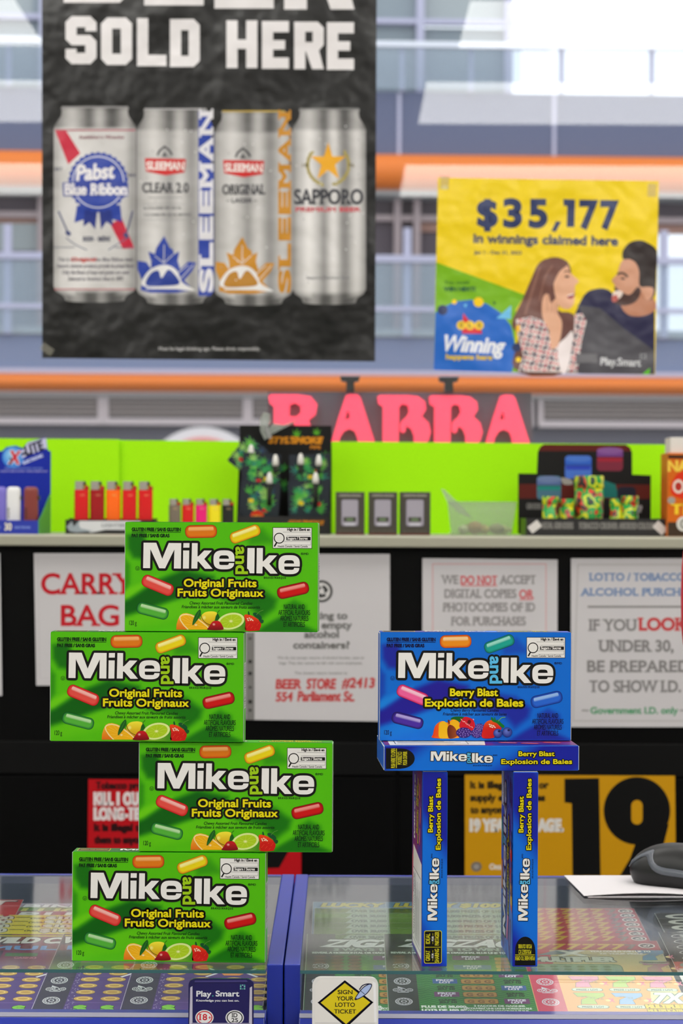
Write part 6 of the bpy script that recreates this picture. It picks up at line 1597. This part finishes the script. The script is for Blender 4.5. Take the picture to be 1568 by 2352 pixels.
def camo(name, scale, seed):
    m = bpy.data.materials.new(name); m.use_nodes = True; nt = m.node_tree; b = nt.nodes['Principled BSDF']; b.inputs['Roughness'].default_value = .35
    tc = nt.nodes.new('ShaderNodeTexCoord'); mp = nt.nodes.new('ShaderNodeMapping'); mp.inputs['Location'].default_value = (seed, seed * 2, 0); n = nt.nodes.new('ShaderNodeTexNoise'); n.inputs['Scale'].default_value = scale; n.inputs['Detail'].default_value = 1.
    cr = nt.nodes.new('ShaderNodeValToRGB'); cr.color_ramp.interpolation = 'CONSTANT'
    for p, c in ((0, (20, 22, 14)), (.36, (206, 44, 20)), (.42, (20, 150, 60)), (.52, (206, 206, 10)), (.62, (36, 150, 40)), (.68, (24, 30, 16))):
        e = cr.color_ramp.elements[0] if p == 0 else cr.color_ramp.elements.new(p); e.position = p; e.color = (*lin(c), 1)
    cr.color_ramp.elements.remove(cr.color_ramp.elements[-1]) if len(cr.color_ramp.elements) > 6 else None
    nt.links.new(tc.outputs['Object'], mp.inputs[0]); nt.links.new(mp.outputs[0], n.inputs['Vector']); nt.links.new(n.outputs['Fac'], cr.inputs[0]); nt.links.new(cr.outputs[0], b.inputs['Base Color'])
    return m
for px, py, wd, Y, lb, sd in ((1352, 1093, 66, 3.79, 'tall camouflage patterned tin in the middle of the grinder display', 1.3), (1263, 1140, 36, 3.76, 'small camouflage tin at the clear tub end of the grinder display', 2.1), (1301, 1146, 34, 3.775, 'small red and green camouflage tin beside the tall tin', 3.7),
                          (1416, 1146, 32, 3.77, 'small striped camouflage tin on the mouse side of the tall tin', 5.2), (1446, 1139, 38, 3.76, 'small camouflage tin at the far end of the grinder display', 6.6)):
    r = thing('patterned_tin', lb, 'tin', (W(px, 1200, Y).x, Y, ST + .0042), 0, 'camouflage tins in the grinder display')
    rad = wd / 2 * Y / F; h = lz(r, px, py, Y); m = camo('camouflage_print', 55, sd)
    MB().lathe([(rad * .97, 0), (rad, .001), (rad, h * .78)], 28).build('tin_body', m, r); MB().lathe([(rad * 1.02, h * .785), (rad * 1.03, h * .8), (rad * 1.03, h * .985), (rad * .98, h)], 28).build('tin_lid', m, r)
# orange carton at the frame edge
oc = on_shelf('orange_carton', 'orange printed carton with white lid strip beside the grinder display', 'carton', 1610, 3.70)
Y = 3.70; xa, xb = lx(oc, 1532, Y), lx(oc, 1690, Y); h = lz(oc, 1560, 1040, Y)
MB().box(xa, xb, 0, .08, 0, h).build('carton_body', mat('orange_carton', (206, 104, 10), .45), oc, .0008)
MB().box(xa + .006, xb, .01, .07, h, lz(oc, 1560, 1004, Y)).build('lid_strip', mat('white_card', (214, 210, 204), .6), oc, .0008)
s = Y / F; a = Art(1610, 1176, s, dz=1e-4); a.rect(1533, 1042, 1689, 1228, (200, 96, 10), .2)
a.rect(1533, 1042, 1689, 1050, (44, 22, 10), 1)
a.poly(spl([(1540, 1130), (1560, 1080), (1620, 1090), (1680, 1060), (1680, 1160), (1600, 1150)], 4), (206, 44, 8), 1)
a.text('NAUTI', 1580, 1078, 22, 92, (232, 196, 70), 3, bold=4); a.text('TREES', 1600, 1176, 20, 120, (232, 196, 40), 3, bold=4); a.ell(1557, 1114, 13, 16, (216, 200, 190), 2); a.ell(1557, 1114, 8, 10, (170, 40, 30), 3); a.ell(1541, 1146, 9, 8, (150, 146, 140), 2)
a.rect(1533, 1196, 1689, 1228, (60, 44, 30), 2); a.ell(1569, 1200, 16, 17, (206, 204, 198), 3); a.text('C', 1569, 1210, 20, 14, (120, 118, 114), 4, bold=2)
a.build('front_print', INK_BOARD, oc, frame((0, -.0002, ZC - ST), PX, PZ))
# red bag hanging at the frame edge
Y = 2.5; xc = W(1563, 1370, Y).x + .082; zc_ = W(1563, 1372, Y).z
rb = thing('red_bag', 'red padded bag hanging on a stand at the frame edge by the white notices', 'bag', (xc, Y, zc_ - .1))
M_RED = mat('red_fabric', (206, 20, 44), .55, bump=.2, bscale=60)
mb = MB(); n, kk = 28, 18; vs = []
se = lambda v, e: math.copysign(abs(v) ** e, v)
for j in range(kk + 1):
    p = -math.pi / 2 + math.pi * j / kk
    for i in range(n):
        t = 2 * math.pi * i / n; vs.append((.082 * se(math.cos(p), .5) * se(math.cos(t), .7), .03 * se(math.cos(p), .7) * math.sin(t), .1 + .1 * se(math.sin(p), .6)))
mb.add(vs, [(j * n + i, j * n + (i + 1) % n, (j + 1) * n + (i + 1) % n, (j + 1) * n + i) for j in range(kk) for i in range(n)], 0, True); mb.build('bag_body', M_RED, rb)
MB().tube([(-.03, 0, .197), (-.028, 0, .24), (0, 0, .262), (.028, 0, .24), (.03, 0, .197)], .004).build('bag_strap', M_RED, rb)
st = thing('bag_stand', 'grey metal stand beyond the frame edge holding the red bag', 'stand', (xc + .12, Y, 0))
MB().lathe([(.14, 0), (.14, .012), (.02, .02)], 28).build('stand_base', M_FRAME, st); MB().tube([(0, 0, .018), (0, 0, zc_ + .156)], .008).build('pole', M_FRAME, st); MB().tube([(0, 0, zc_ + .156), (-.135, 0, zc_ + .156)], .004).build('hook_arm', M_FRAME, st)
